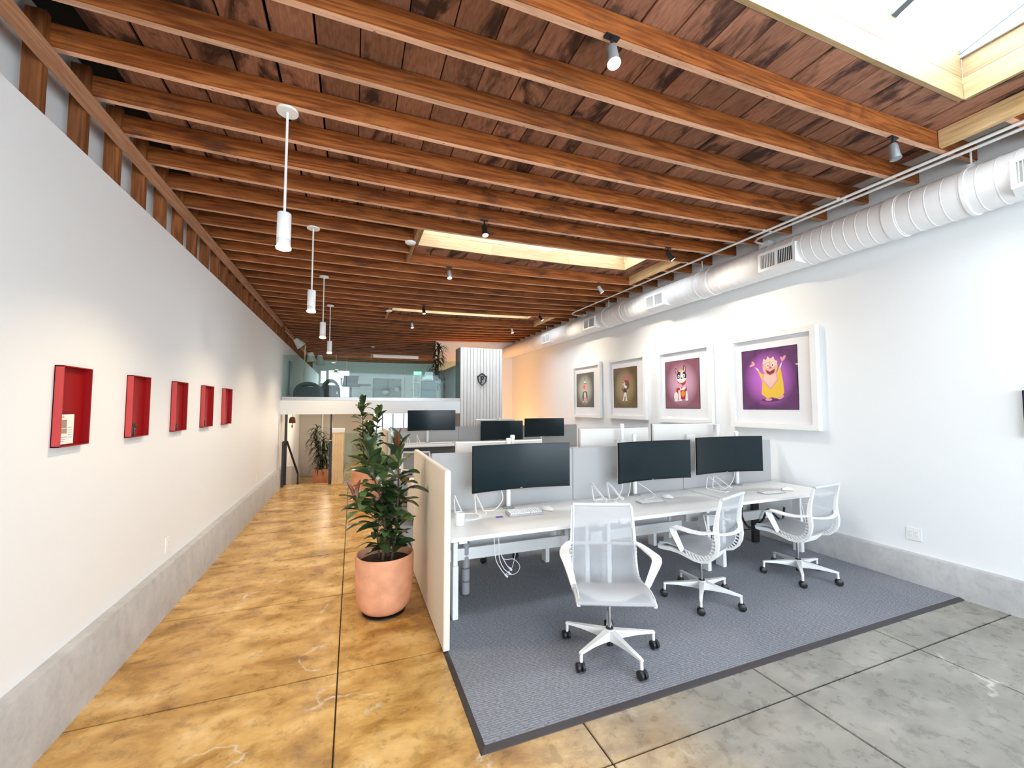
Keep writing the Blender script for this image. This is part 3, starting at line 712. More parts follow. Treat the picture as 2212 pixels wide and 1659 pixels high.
outlet(XL, 4.31, .515, 1, .072, .118, 'white outlet on the left wall, nearest the camera', 1)
outlet(XL, 7.72, .53, 1, .072, .118, 'white outlet far along the left wall', 1)
# dark wall screen just entering the frame at the right
t = thing('wall_screen', 'navy wall screen cut off by the right edge of the photo', 'screen', (XR-.03, 1.05, 1.43))
B().box(XR-.04, XR, .5, 1.575, 1.42, 1.80).done('housing', M['bezel'], t, bevel=.004)
B().box(XR-.043, XR-.04, .51, 1.567, 1.43, 1.79).done('panel', M['bluescreen'], t)

# framed prints
M['pr1'] = glow_print('print_grey', (.085, .10, .095), (.52, .60, .52)); M['pr2'] = glow_print('print_brown', (.13, .085, .028), (.42, .34, .17))
M['pr3'] = glow_print('print_mauve', (.24, .085, .12), (.72, .42, .56)); M['pr4'] = glow_print('print_purple', (.115, .028, .125), (.62, .16, .72))
INK = {}
def ink(c):
    if c not in INK: INK[c] = mat('ink_%d' % len(INK), c, .55)
    return INK[c]
def ell(cx, cy, rx, ry, n=18, a=0.):
    ca, sa = math.cos(R(a)), math.sin(R(a)); out = []
    for i in range(n):
        t = 2*math.pi*i/n; x, y = rx*math.cos(t), ry*math.sin(t); out.append((cx+x*ca-y*sa, cy+x*sa+y*ca))
    return out
WHT, BLK, PNK, RED, YEL, ORG, BRN, GRY, DPK = (.82, .80, .78), (.025, .02, .035), (.78, .36, .36), (.50, .02, .03), (.85, .55, .05), (.78, .28, .03), (.16, .06, .035), (.10, .11, .11), (.55, .10, .16)
ART = {
 4: [(ell(.02, -.28, .13, .02), (.09, .02, .10)), ([(-.19, .17), (-.14, .10), (-.085, .02), (-.14, .14)], WHT), (ell(-.225, .20, .045, .018, 10, 20), PNK), (ell(-.21, .225, .016, .035, 8, 40), PNK), ([(.10, .02), (.155, .15), (.20, .22), (.17, .12)], WHT), (ell(.215, .25, .018, .045, 10, -35), PNK), (ell(.19, .245, .014, .035, 8, 20), PNK),
     ([(-.155, .13), (-.085, -.03), (-.10, -.20), (-.02, -.26), (.05, -.24), (.14, -.27), (.21, -.19), (.20, -.05), (.165, .17), (.12, .06), (-.07, .06)], YEL), ([(-.07, .07), (-.09, -.02), (.03, -.15), (.14, -.02), (.115, .09)], PNK), ([(-.055, .06), (-.07, -.01), (.03, -.12), (.12, -.01), (.10, .07)], (.85, .58, .50)),
     (ell(.03, .155, .105, .115), (.80, .46, .34)), ([(-.075, .20), (-.06, .27), (-.02, .25), (.0, .30), (.04, .26), (.08, .29), (.10, .24), (.135, .22), (.12, .16), (.03, .23)], (.86, .62, .50)), (ell(.0, .175, .022, .028, 12), WHT), (ell(.07, .18, .022, .028, 12), WHT), (ell(.004, .172, .009, .012, 8), BLK), (ell(.066, .176, .009, .012, 8), BLK),
     ([(-.03, .12), (.03, .105), (.10, .125), (.085, .075), (.03, .05), (-.015, .075)], (.28, .02, .03)), ([(-.022, .116), (.03, .103), (.09, .12), (.03, .095)], WHT), (ell(.036, .145, .018, .013, 10), DPK), (ell(.0, -.275, .05, .016, 10), PNK), (ell(.17, -.245, .045, .02, 10, 30), PNK)],
 3: [([(-.13, .19), (-.15, .28), (-.11, .27), (-.06, .20)], BLK), ([(-.12, .20), (-.135, .265), (-.11, .255), (-.08, .20)], PNK), ([(.03, .22), (.055, .33), (.09, .29), (.10, .19)], BLK), ([(.05, .22), (.062, .30), (.08, .28), (.085, .20)], PNK), (ell(.0, .12, .105, .115), WHT), ([(-.105, .16), (-.07, .215), (-.02, .20), (-.03, .10), (-.09, .09)], BLK), ([(.03, .20), (.08, .21), (.11, .15), (.10, .09), (.04, .11)], BLK), ([(-.035, .255), (-.04, .205), (.02, .205), (.02, .25), (.0, .235)], YEL),
     (ell(-.06, .135, .024, .028, 12), WHT), (ell(.055, .14, .024, .028, 12), WHT), (ell(-.057, .13, .010, .013, 8), BLK), (ell(.052, .136, .010, .013, 8), BLK), (ell(.005, .10, .018, .012, 10), BLK), ([(-.10, .065), (-.05, .03), (.01, .02), (.06, .035), (.105, .075), (.08, .0), (.02, -.025), (-.05, -.015)], RED), (ell(-.03, -.01, .05, .025, 10, -20), PNK),
     ([(-.11, -.06), (.11, -.05), (.12, -.19), (.07, -.25), (-.05, -.25), (-.13, -.18)], RED), ([(-.04, -.03), (.0, -.075), (.06, -.04), (.10, -.06), (.06, -.1), (-.03, -.1)], WHT), (ell(.03, -.16, .045, .05, 12), ORG), (ell(-.125, -.20, .05, .075, 14), WHT), ([(-.075, -.10), (-.03, -.10), (-.015, -.25), (.01, -.275), (-.06, -.28)], WHT), ([(.09, -.12), (.125, -.12), (.14, -.26), (.12, -.28), (.08, -.27)], WHT), (ell(-.12, -.27, .05, .018, 10), WHT)],
 2: [([(-.03, .12), (-.05, .20), (-.02, .29), (.01, .23), (.03, .13)], DPK), ([(.07, .13), (.09, .24), (.13, .27), (.15, .22), (.13, .08)], DPK), (ell(.05, .05, .10, .10, 18, 20), BRN), (ell(-.03, .08, .05, .045), PNK), (ell(-.055, .10, .02, .012, 8), BLK), (ell(.02, .02, .055, .035, 14, -25), WHT), (ell(.045, .05, .02, .018, 10), BLK), ([(-.04, -.02), (.05, -.05), (.07, -.10), (.03, -.13), (-.02, -.09)], BLK), ([(-.09, .02), (-.10, -.03), (-.05, -.10), (-.035, -.16), (-.01, -.12), (-.03, -.05), (-.07, -.02)], BRN), ([(-.02, -.10), (.05, -.10), (.06, -.20), (.075, -.27), (.02, -.27), (.03, -.18), (.01, -.17), (-.02, -.20), (-.03, -.27), (-.08, -.27), (-.05, -.20)], WHT)],
 1: [([(-.005, .22), (.005, .30), (.022, .29), (.018, .21)], GRY), (ell(.0, .165, .045, .045), WHT), ([(-.05, .155), (.05, .16), (.05, .14), (-.05, .135)], BLK), (ell(.0, .06, .095, .085), PNK), (ell(-.02, .07, .05, .04, 12), (.72, .14, .18)), ([(-.05, .0), (.02, .0), (.01, -.02)], WHT), ([(-.08, -.04), (.09, -.04), (.125, -.15), (.10, -.24), (.04, -.27), (-.07, -.26), (-.125, -.18)], GRY), ([(-.03, -.04), (.03, -.04), (.05, -.16), (.01, -.24), (-.03, -.18)], WHT), (ell(.02, -.22, .07, .05, 12), PNK), ([(-.04, -.035), (.04, -.055), (.04, -.03), (-.04, -.055)], BLK), (ell(-.06, -.275, .035, .014, 8), WHT), (ell(.07, -.28, .035, .014, 8), WHT)],
}
def picture(i, y0, y1, z0, z1, py0, py1, pz0, pz1, lb):
    xf, xb = 4.958, 5.028; t = thing('framed_print', lb, 'picture', (xb, (y0+y1)/2, z0), group='white framed prints on the right wall'); fw = .068
    b = B()
    b.box(xf, xb, y0, y1, z1-fw, z1); b.box(xf, xb, y0, y1, z0, z0+fw); b.box(xf, xb, y0, y0+fw, z0+fw, z1-fw); b.box(xf, xb, y1-fw, y1, z0+fw, z1-fw)
    b.done('frame', M['white'], t, bevel=.002)
    B().box(5.008, 5.02, y0+.02, y1-.02, z0+.02, z1-.02).done('mat_board', M['mat'], t)
    pr = B().box(5.003, 5.0079, py0, py1, pz0, pz1).done('print', M['pr%d' % i], t)
    b = B(); e_ = .006
    b.box(5.0022, 5.0078, py0-e_, py0, pz0-e_, pz1+e_); b.box(5.0022, 5.0078, py1, py1+e_, pz0-e_, pz1+e_); b.box(5.0022, 5.0078, py0, py1, pz0-e_, pz0); b.box(5.0022, 5.0078, py0, py1, pz1, pz1+e_)
    b.done('print_border', M['bezel'], t)
    yc, zc = (py0+py1)/2, (pz0+pz1)/2; b = B(); mats = []
    for q, (poly, c) in enumerate(ART[i]):
        mm = ink(c)
        if mm not in mats: mats.append(mm)
        b.mi = mats.index(mm); x = 5.0028-.00025*q
        b.prism(poly, lambda u, v: (x, yc-u*.98, zc+v*.98), (.0004, 0, 0))
    b.done('printed_figure', mats, pr, smooth=False)
    B().box(4.985, 4.987, y0+fw, y1-fw, z0+fw, z1-fw).done('glazing', M['glass'], t)
picture(4, 3.10, 4.268, 1.388, 2.62, 3.35, 4.095, 1.636, 2.418, 'framed purple print of a laughing figure in a yellow robe')
picture(3, 4.59, 5.745, 1.40, 2.63, 4.853, 5.588, 1.643, 2.423, 'framed mauve print of a black and white puppy in red')
picture(2, 6.06, 7.26, 1.425, 2.645, 6.357, 7.086, 1.653, 2.434, 'framed brown print of a standing animal with tall pink ears')
picture(1, 7.54, 8.72, 1.42, 2.645, 7.852, 8.585, 1.662, 2.438, 'framed grey green print of a pink faced figure in a dark coat')

# ================================================================== FLOOR THINGS
rg = thing('rug', 'long grey ribbed rug with a dark rubber edge under the desks', 'rug', (2.8, 6, 0))
B().box(.636, 4.95, 2.0, 9.6, .001, .012).done('carpet', M['carpet'], rg)
b = B(); b.hexa([(.605, 1.965, .001), (4.955, 1.965, .001), (4.955, 2.002, .001), (.605, 2.002, .001), (.61, 1.97, .004), (4.955, 1.97, .004), (4.955, 2.002, .014), (.636, 2.002, .014)]); b.done('edge_strip', M['rugedge'], rg)
b = B(); b.hexa([(.605, 1.965, .001), (.636, 2.002, .001), (.636, 9.6, .001), (.605, 9.6, .001), (.61, 1.97, .004), (.636, 2.002, .014), (.636, 9.6, .014), (.61, 9.6, .004)]); b.done('edge_strip', M['rugedge'], rg)

# ---- desks
def desk(y0, y1, x0, x1, z, lb, grp, back=False):
    t = thing('desk', lb, 'desk', ((x0+x1)/2, (y0+y1)/2, .012), group=grp)
    B().box(x0, x1, y0, y1, z-.028, z).done('worktop', M['desk'], t, bevel=.003)
    yl = (y0+y1)/2-.02
    for xx in (x0+.11, x1-.11):
        B().box(xx-.022, xx+.022, yl-.05, yl+.05, .014, .42).box(xx-.017, xx+.017, yl-.043, yl+.043, .42, z-.07).done('leg', M['whitemetal'], t, bevel=.003)
        B().box(xx-.03, xx+.03, y0+.08, y1-.05, z-.07, z-.0285).done('bracket', M['whitemetal'], t)
    B().box(x0+.13, x1-.13, y1-.10 if not back else y0+.06, y1-.06 if not back else y0+.10, .33, .43).done('cross_beam', M['whitemetal'], t, bevel=.003)
    B().box(x0+.13, x1-.13, yl-.06, yl+.06, z-.07, z-.03).done('under_rail', M['taupe'], t)
    return t
XD = [(.665, 2.075), (2.085, 3.497), (3.507, 4.92)]
names = ['left', 'middle', 'right']
fl = [desk(2.90, 3.655, *XD[0], .735, 'left white desk of the front row, beside the pale end panel', 'white desks, front row'),
      desk(2.90, 3.655, *XD[1], .735, 'middle white desk of the front row, behind the nearest chair', 'white desks, front row'),
      desk(2.945, 3.655, *XD[2], .742, 'right white desk of the front row, ending at the right wall', 'white desks, front row')]
for i in range(3): desk(3.71, 4.45, *XD[i], .735, '%s white desk behind the front row of grey panels, seen by its legs' % names[i], 'white desks back to back with the front row', True)
sd = [desk(7.70, 8.45, *XD[i], .945 if i == 0 else .735, ['raised white desk of the second row, left of its group', 'middle white desk of the second row', 'right white desk of the second row, by the wall'][i], 'white desks, second row') for i in range(3)]
B().box(.72, 2.02, 8.40, 8.42, .42, .88).done('modesty_panel', M['taupe'], sd[0])
def panels(y, z0, z1, row):
    for i, (a, b_) in enumerate(XD):
        o = B().box(a-.004, b_+.004, y, y+.035, z0, z1).done('privacy_panel', M['greyfelt'], None, bevel=.006)
        o['label'] = '%s grey privacy panel behind the %s row of screens' % (names[i], row); o['category'] = 'panel'; o['group'] = 'grey desk panels, %s row' % row
panels(3.665, .69, 1.25, 'front'); panels(8.46, .69, 1.25, 'second')
for y0, y1, lb in ((2.83, 4.35, 'tall pale end panel beside the big potted plant'), (7.68, 9.27, 'tall pale end panel of the second desk group, behind the plants')):
    t = thing('end_panel', lb, 'panel', (.625, (y0+y1)/2, .012)); B().box(.602, .646, y0, y1, .014, 1.22).done('board', M['beigefelt'], t, bevel=.004)
    B().box(.608, .640, y0+.006, y1-.006, 1.2201, 1.2245).done('top_trim', M['white'], t)
# dark legs and cable things below the front row
t = thing('power_post', 'black square post under the right desk', 'post', (4.64, 3.70, .012)); B().box(4.59, 4.69, 3.67, 3.705, .014, .70).done('post', M['rubber'], t)
t = thing('cable_spine', 'grey segmented cable spine below the left desk', 'cable spine', (.955, 3.6, .012)); x, y = .955, 3.585
for q in range(6):
    z = .03+q*.112; B().lathe([(.030, z), (.036, z+.008), (.036, z+.098), (.030, z+.106)], (x, y, 0), 14).done('segment', M['grey'], t)
def cable(lb, pts, r=.0035, m_='white', cat='cable', grp=None, plug=None):
    # smooth the way-points
    P = [Vector(p) for p in pts]; out = []
    for i in range(len(P)-1):
        p0, p1, p2, p3 = P[max(i-1, 0)], P[i], P[i+1], P[min(i+2, len(P)-1)]
        for k in range(6):
            s = k/6; out.append(.5*((2*p1)+(-p0+p2)*s+(2*p0-5*p1+4*p2-p3)*s*s+(-p0+3*p1-3*p2+p3)*s**3))
    out.append(P[-1]); t = thing('cable', lb, cat, tuple(P[-1]), group=grp)
    B().tube(out, r, 6).done('cord', M[m_], t)
    if plug: d = (out[-1]-out[-3]).normalized(); B().tube([out[-1], out[-1]+d*.035], .008, 8).done('plug', M[m_], t)
g1 = 'white cables hanging under the left desk'
cable('leftmost white cable hanging with its plug under the left desk', [(1.10, 3.25, .705), (1.108, 3.25, .56), (1.12, 3.25, .42), (1.165, 3.25, .33), (1.20, 3.25, .285)], grp=g1, plug=1)
cable('middle white cable hanging with its plug under the left desk', [(1.13, 3.25, .705), (1.145, 3.25, .58), (1.15, 3.25, .43), (1.185, 3.25, .34), (1.225, 3.25, .30)], grp=g1, plug=1)
cable('short white cable hanging with its plug under the left desk', [(1.135, 3.26, .705), (1.15, 3.26, .55), (1.17, 3.26, .45), (1.215, 3.26, .36), (1.24, 3.26, .33)], grp=g1, plug=1)
cable('thin white cable curling in a loop under the left desk', [(1.14, 3.28, .705), (1.16, 3.28, .50), (1.20, 3.28, .40), (1.29, 3.28, .385), (1.345, 3.28, .32), (1.31, 3.28, .265), (1.22, 3.28, .27), (1.27, 3.28, .31), (1.30, 3.28, .40), (1.305, 3.28, .47)], .0028, grp=g1)
cable('black cable bundle looping under the right desk', [(4.35, 3.5, .70), (4.22, 3.5, .55), (4.20, 3.5, .40), (4.32, 3.5, .27), (4.52, 3.5, .33), (4.62, 3.5, .45), (4.75, 3.5, .36), (4.86, 3.5, .30), (4.9, 3.5, .45)], .012, 'rubber')
cable('second black cable loop hanging beside the square post', [(4.05, 3.55, .70), (3.98, 3.55, .5), (4.02, 3.55, .35), (4.2, 3.55, .25), (4.45, 3.55, .22)], .008, 'rubber')
cable('thin black cable arching behind the cable spine', [(.97, 3.75, .20), (1.05, 3.8, .30), (1.2, 3.9, .31), (1.42, 4.0, .27)], .006, 'rubber')

# ---- monitors on arms
def make_monitor(post_dx=0., face_z=1.13, tilt=0., desk_z=.735, post_top=1.37, screen_m='screen'):
    """origin on the worktop under the post; the sitter is at -y; the panel is curved round the sitter"""
    t = thing('monitor', '', 'monitor'); hw, hh, rad, n = .475, .200, 1.8, 14; zc = face_z-desk_z; px = -post_dx
    U = [-hw+2*hw*i/n for i in range(n+1)]
    def pt(u, v, off):
        a = u/rad; q = rad+off       # the centre of curvature is on the sitter's side; off > 0 is behind the glass
        return (px+math.sin(a)*q, -.11-rad+math.cos(a)*q, v+zc)
    b = B(); b.grid([[pt(u*.987, v, -.0006) for u in U] for v in (-hh+.016, -hh*.3, hh*.3, hh-.007)]); b.done('screen', M[screen_m], t)
    b = B(); rows = [[pt(u, v, 0) for u in U] for v in (-hh, hh)]; rows2 = [[pt(u, v, .014) for u in U] for v in (hh, -hh)]
    b.grid([rows[0], rows[1], rows2[0], rows2[1]], close_v=True)
    for k in (0, n): b._f([b.bm.verts.new(r[k]) for r in (rows[0], rows[1], rows2[0], rows2[1])])
    b.done('bezel', M['bezel'], t, weld=True)
    b = B(); r1 = [[pt(u*.992, v, .014) for u in U] for v in (-hh*.99, hh*.99)]; r2 = [[pt(u*.965, v, .032) for u in U] for v in (hh*.93, -hh*.93)]
    b.grid([r1[0], r1[1], r2[0], r2[1]], close_v=True)
    for k in (0, n): b._f([b.bm.verts.new(r[k]) for r in (r1[0], r1[1], r2[0], r2[1])])
    b.done('back_shell', M['shell'], t, weld=True)
    B().obox((px+.005, -.1115, zc-hh+.008), (.018, .002, .006)).done('badge', M['slotgrey'], t)
    B().lathe([(.0, 0), (.055, 0), (.055, .008), (.03, .014), (.024, .02)], (0, .03, 0), 20).done('base_plate', M['grey'], t)
    zt = post_top-desk_z
    b = B(); b.tube([(0, .03, .012), (0, .03, zt-.03)], .021, 16)
    b.lathe([(.022, zt-.03), (.024, zt-.02), (.024, zt-.004), (.018, zt+.004), (0, zt+.005)], (0, .03, 0), 16); b.done('post', M['whitemetal'], t)
    b = B(); b.obox((px*.5, .0, zc+.01), (abs(px)+.06, .028, .04)); b.obox((px, -.055, zc+.01), (.12, .055, .12)); b.obox((0, .02, zc+.01), (.055, .06, .07)); b.done('arm', M['whitemetal'], t, bevel=.004)
    return t
def mon(lb, grp, x, y, z, rz=0, **k):
    t = make_monitor(desk_z=z, **k); t.location = (x, y, z+.001); t.rotation_euler = (0, 0, rz); t['label'] = lb; t['group'] = grp; return t
gA = 'curved monitors on the front row of desks'; gB = 'curved monitors on the second row of desks'; gC = 'monitors seen from behind over the front panels'
mon('big black curved monitor on the left desk, nearest the camera', gA, 1.36, 3.56, .735, R(1), post_dx=-.065, face_z=1.132)
mon('dark teal curved monitor on the middle front desk', gA, 2.79, 3.57, .735, R(2), post_dx=-.11, face_z=1.112)
mon('dark grey curved monitor on the right front desk, by the wall', gA, 4.26, 3.57, .742, R(-3), post_dx=.30, face_z=1.128)
mon('dark monitor on the raised desk of the second row', gB, 1.42, 8.33, .945, 0, post_dx=-.05, face_z=1.393, post_top=1.64)
mon('slate blue monitor in the middle of the second row', gB, 2.95, 8.33, .735, 0, post_dx=.0, face_z=1.165, post_top=1.44)
mon('dark monitor of the second row, right one, below the pictures', gB, 3.95, 8.33, .735, R(-2), post_dx=.0, face_z=1.21, post_top=1.46)
mon('back of a pale monitor behind the big black monitor', gC, 1.47, 3.80, .735, R(180), post_dx=-.06, face_z=1.128, post_top=1.385)
mon('back of a pale monitor between the big black and the teal monitor', gC, 2.76, 3.80, .735, R(181), post_dx=.04, face_z=1.228, post_top=1.475)
mon('back of a pale monitor behind the dark grey right monitor', gC, 4.16, 3.80, .735, R(179), post_dx=-.36, face_z=1.262, post_top=1.45)
mon('back of a far pale monitor beyond the second row, before the column', 'monitors seen from behind over the second panels', 3.0, 8.60, .735, R(180), post_dx=.0, face_z=1.19, post_top=1.42)

# ---- keyboards, mice and small things
def keyboard(name, lb, c, rz, slim=False, grp='white keyboards'):
    t = thing(name, lb, 'keyboard', (0, 0, 0), 0, grp); w_, d_ = (.285, .115) if slim else (.315, .125); h = .006 if slim else .022
    B().hexa([(-w_/2, -d_/2, 0), (w_/2, -d_/2, 0), (w_/2, d_/2, 0), (-w_/2, d_/2, 0), (-w_/2, -d_/2, h*.6), (w_/2, -d_/2, h*.6), (w_/2, d_/2, h*1.3), (-w_/2, d_/2, h*1.3)]).done('case', M['grey2'], t, bevel=.0025)
    b = B(); nr, ncol = 5, 14
    for i in range(nr):
        for j in range(ncol):
            if i == 0 and 4 <= j <= 8:
                if j != 6: continue
            x = -w_/2+.012+(w_-.024)*(j+.5)/ncol; y = -d_/2+.012+(d_-.024)*(i+.5)/nr; z = h*(.62+.66*(i+.5)/nr)
            kw = (w_-.024)/ncol*.84 if not (i == 0 and j == 6) else .10; kd = (d_-.024)/nr*.8; kh = .0025 if slim else .009
            b.hexa([(x-kw/2, y-kd/2, z), (x+kw/2, y-kd/2, z), (x+kw/2, y+kd/2, z), (x-kw/2, y+kd/2, z), (x-kw*.4, y-kd*.4, z+kh), (x+kw*.4, y-kd*.4, z+kh), (x+kw*.4, y+kd*.42, z+kh), (x-kw*.4, y+kd*.42, z+kh)])
    b.done('keycaps', M['whitemetal'], t, smooth=False, kind='stuff'); t.location = c; t.rotation_euler = (0, 0, rz); return t
keyboard('keyboard', 'white mechanical keyboard on the left front desk', (1.415, 3.34, .7365), R(-2))
keyboard('keyboard', 'slim white keyboard on the middle front desk', (2.75, 3.31, .7365), R(-3), True)
keyboard('keyboard', 'slim white keyboard on the right front desk', (4.22, 3.145, .7435), R(-3), True)
keyboard('keyboard', 'white keyboard on the raised second row desk', (1.62, 8.02, .9465), 0, True)
def mouse(lb, c, rz):
    t = thing('computer_mouse', lb, 'mouse', (0, 0, 0), 0, 'white computer mice')
    rows = []
    for i in range(7):
        s = i/6; y = -.055+.11*s; wv = .031*math.sin(math.pi*(.12+.76*s))**.5; h = .036*math.sin(math.pi*(.10+.72*s))**.8
        rows.append([(wv*math.cos(math.pi*k/8), y, .004+h*math.sin(math.pi*k/8)) for k in range(9)])
    b = B(); V = b.grid(rows); b._f([v for v in V[0]][::-1]); b._f(V[-1]); b._f([V[i][0] for i in range(7)]+[V[i][-1] for i in range(6, -1, -1)])
    b.done('shell', M['white'], t); B().box(-.028, .028, -.05, .05, 0, .004).done('sole', M['grey'], t)
    B().obox((0, .028, .034), (.006, .018, .008), (R(-30), 0, 0)).done('wheel', M['grey'], t, bevel=.001)
    t.location = c; t.rotation_euler = (0, 0, rz)
mouse('white mouse on the left front desk', (1.66, 3.375, .7365), R(35)); mouse('white mouse on the middle front desk', (3.02, 3.375, .7365), R(20))
mouse('white mouse on the right front desk', (4.50, 3.17, .7435), R(55)); mouse('white mouse on the raised second row desk', (1.90, 8.06, .9465), R(10))
def laptop_stand(lb, c, rz, wire=False):
    """flat-bar (or wire) laptop riser: ring or loop foot, two risers, two sloping rests with a lip; +y is away from the sitter"""
    t = thing('laptop_stand', lb, 'laptop stand', (0, 0, 0), 0, 'white laptop stands')
    if not wire:
        b = B(); n = 28
        rows = []
        for i in range(n):
            a = 2*math.pi*i/n; ca, sa = math.cos(a), math.sin(a)
            rows.append([(ca*.118, sa*.118, 0), (ca*.118, sa*.118, .007), (ca*.088, sa*.088, .007), (ca*.088, sa*.088, 0)])
        b.grid(rows, close_u=True, close_v=True); b.done('ring_foot', M['white'], t)
        for sx in (-1, 1):
            x = sx*.095; pts = [(x, .06, .007), (x, .075, .06), (x, .095, .150), (x, .09, .162), (x, .08, .164), (x, -.06, .088), (x, -.135, .048), (x, -.145, .046), (x, -.152, .053), (x, -.156, .066)]
            B().sweep(pts, .022, .006, (1, 0, 0) if False else None).done('rest_arm', M['white'], t)
    else:
        for sx in (-1, 1):
            x = sx*.055
            B().tube([(x, .10, .01), (x, .115, .02), (x*1.0, .10, .13), (x, .09, .142), (x, .075, .142), (x*1.15, -.10, .045), (x*1.15, -.115, .05)], .005, 8).done('rest_arm', M['white'], t)
            B().tube([(x, .115, .02), (x, .10, .006), (x, -.02, .0055), (x*.6, -.09, .0055), (0, -.10, .0055)], .005, 8).done('foot_wire', M['white'], t)
    t.location = c; t.rotation_euler = (0, 0, rz)
laptop_stand('white ring-foot laptop stand behind the mug on the left desk', (.93, 3.42, .7365), R(6))
laptop_stand('white flat-bar laptop stand behind the nearest chair', (2.33, 3.47, .7365), R(2))
laptop_stand('white wire laptop stand on the right front desk', (3.78, 3.43, .7435), R(8), True)
laptop_stand('white laptop stand on the raised second row desk', (1.10, 8.12, .9465), R(5))
mg = thing('mug', 'plain white cylindrical mug on the left desk', 'mug', (.806, 3.216, .7365))
B().lathe([(0, .7365), (.034, .7365), (.0365, .741), (.0365, .832), (.0345, .8345), (.032, .832), (.032, .75), (0, .748)], (.806, 3.216, 0), 28).done('body', M['white'], mg)
cd = B().obox((1.176, 3.319, .7371), (.062, .045, .001), (0, 0, R(-4))).done('card', M['purple']); cd['label'] = 'small purple card lying on the left desk'; cd['category'] = 'card'
cable('white cables running down beside the post of the left monitor', [(1.33, 3.60, 1.0), (1.29, 3.59, .92), (1.30, 3.58, .82), (1.22, 3.56, .742), (1.12, 3.55, .741)], .004)
cable('white cable bowing out left of the middle monitor post', [(2.75, 3.60, .99), (2.62, 3.58, .93), (2.60, 3.56, .83), (2.52, 3.53, .742), (2.47, 3.52, .741)], .004)
cable('white cable hanging straight beside the middle monitor post', [(2.76, 3.60, .98), (2.72, 3.58, .88), (2.69, 3.56, .80), (2.66, 3.55, .742)], .004)
cable('white cable curving right of the middle monitor post to the keyboard', [(2.83, 3.60, .86), (2.92, 3.56, .80), (2.96, 3.50, .745), (2.86, 3.42, .741), (2.74, 3.39, .741)], .004)
cable('white cable along the post of the right monitor', [(4.22, 3.60, .98), (4.19, 3.58, .86), (4.12, 3.55, .80), (4.0, 3.5, .757), (3.9, 3.47, .75)], .004)

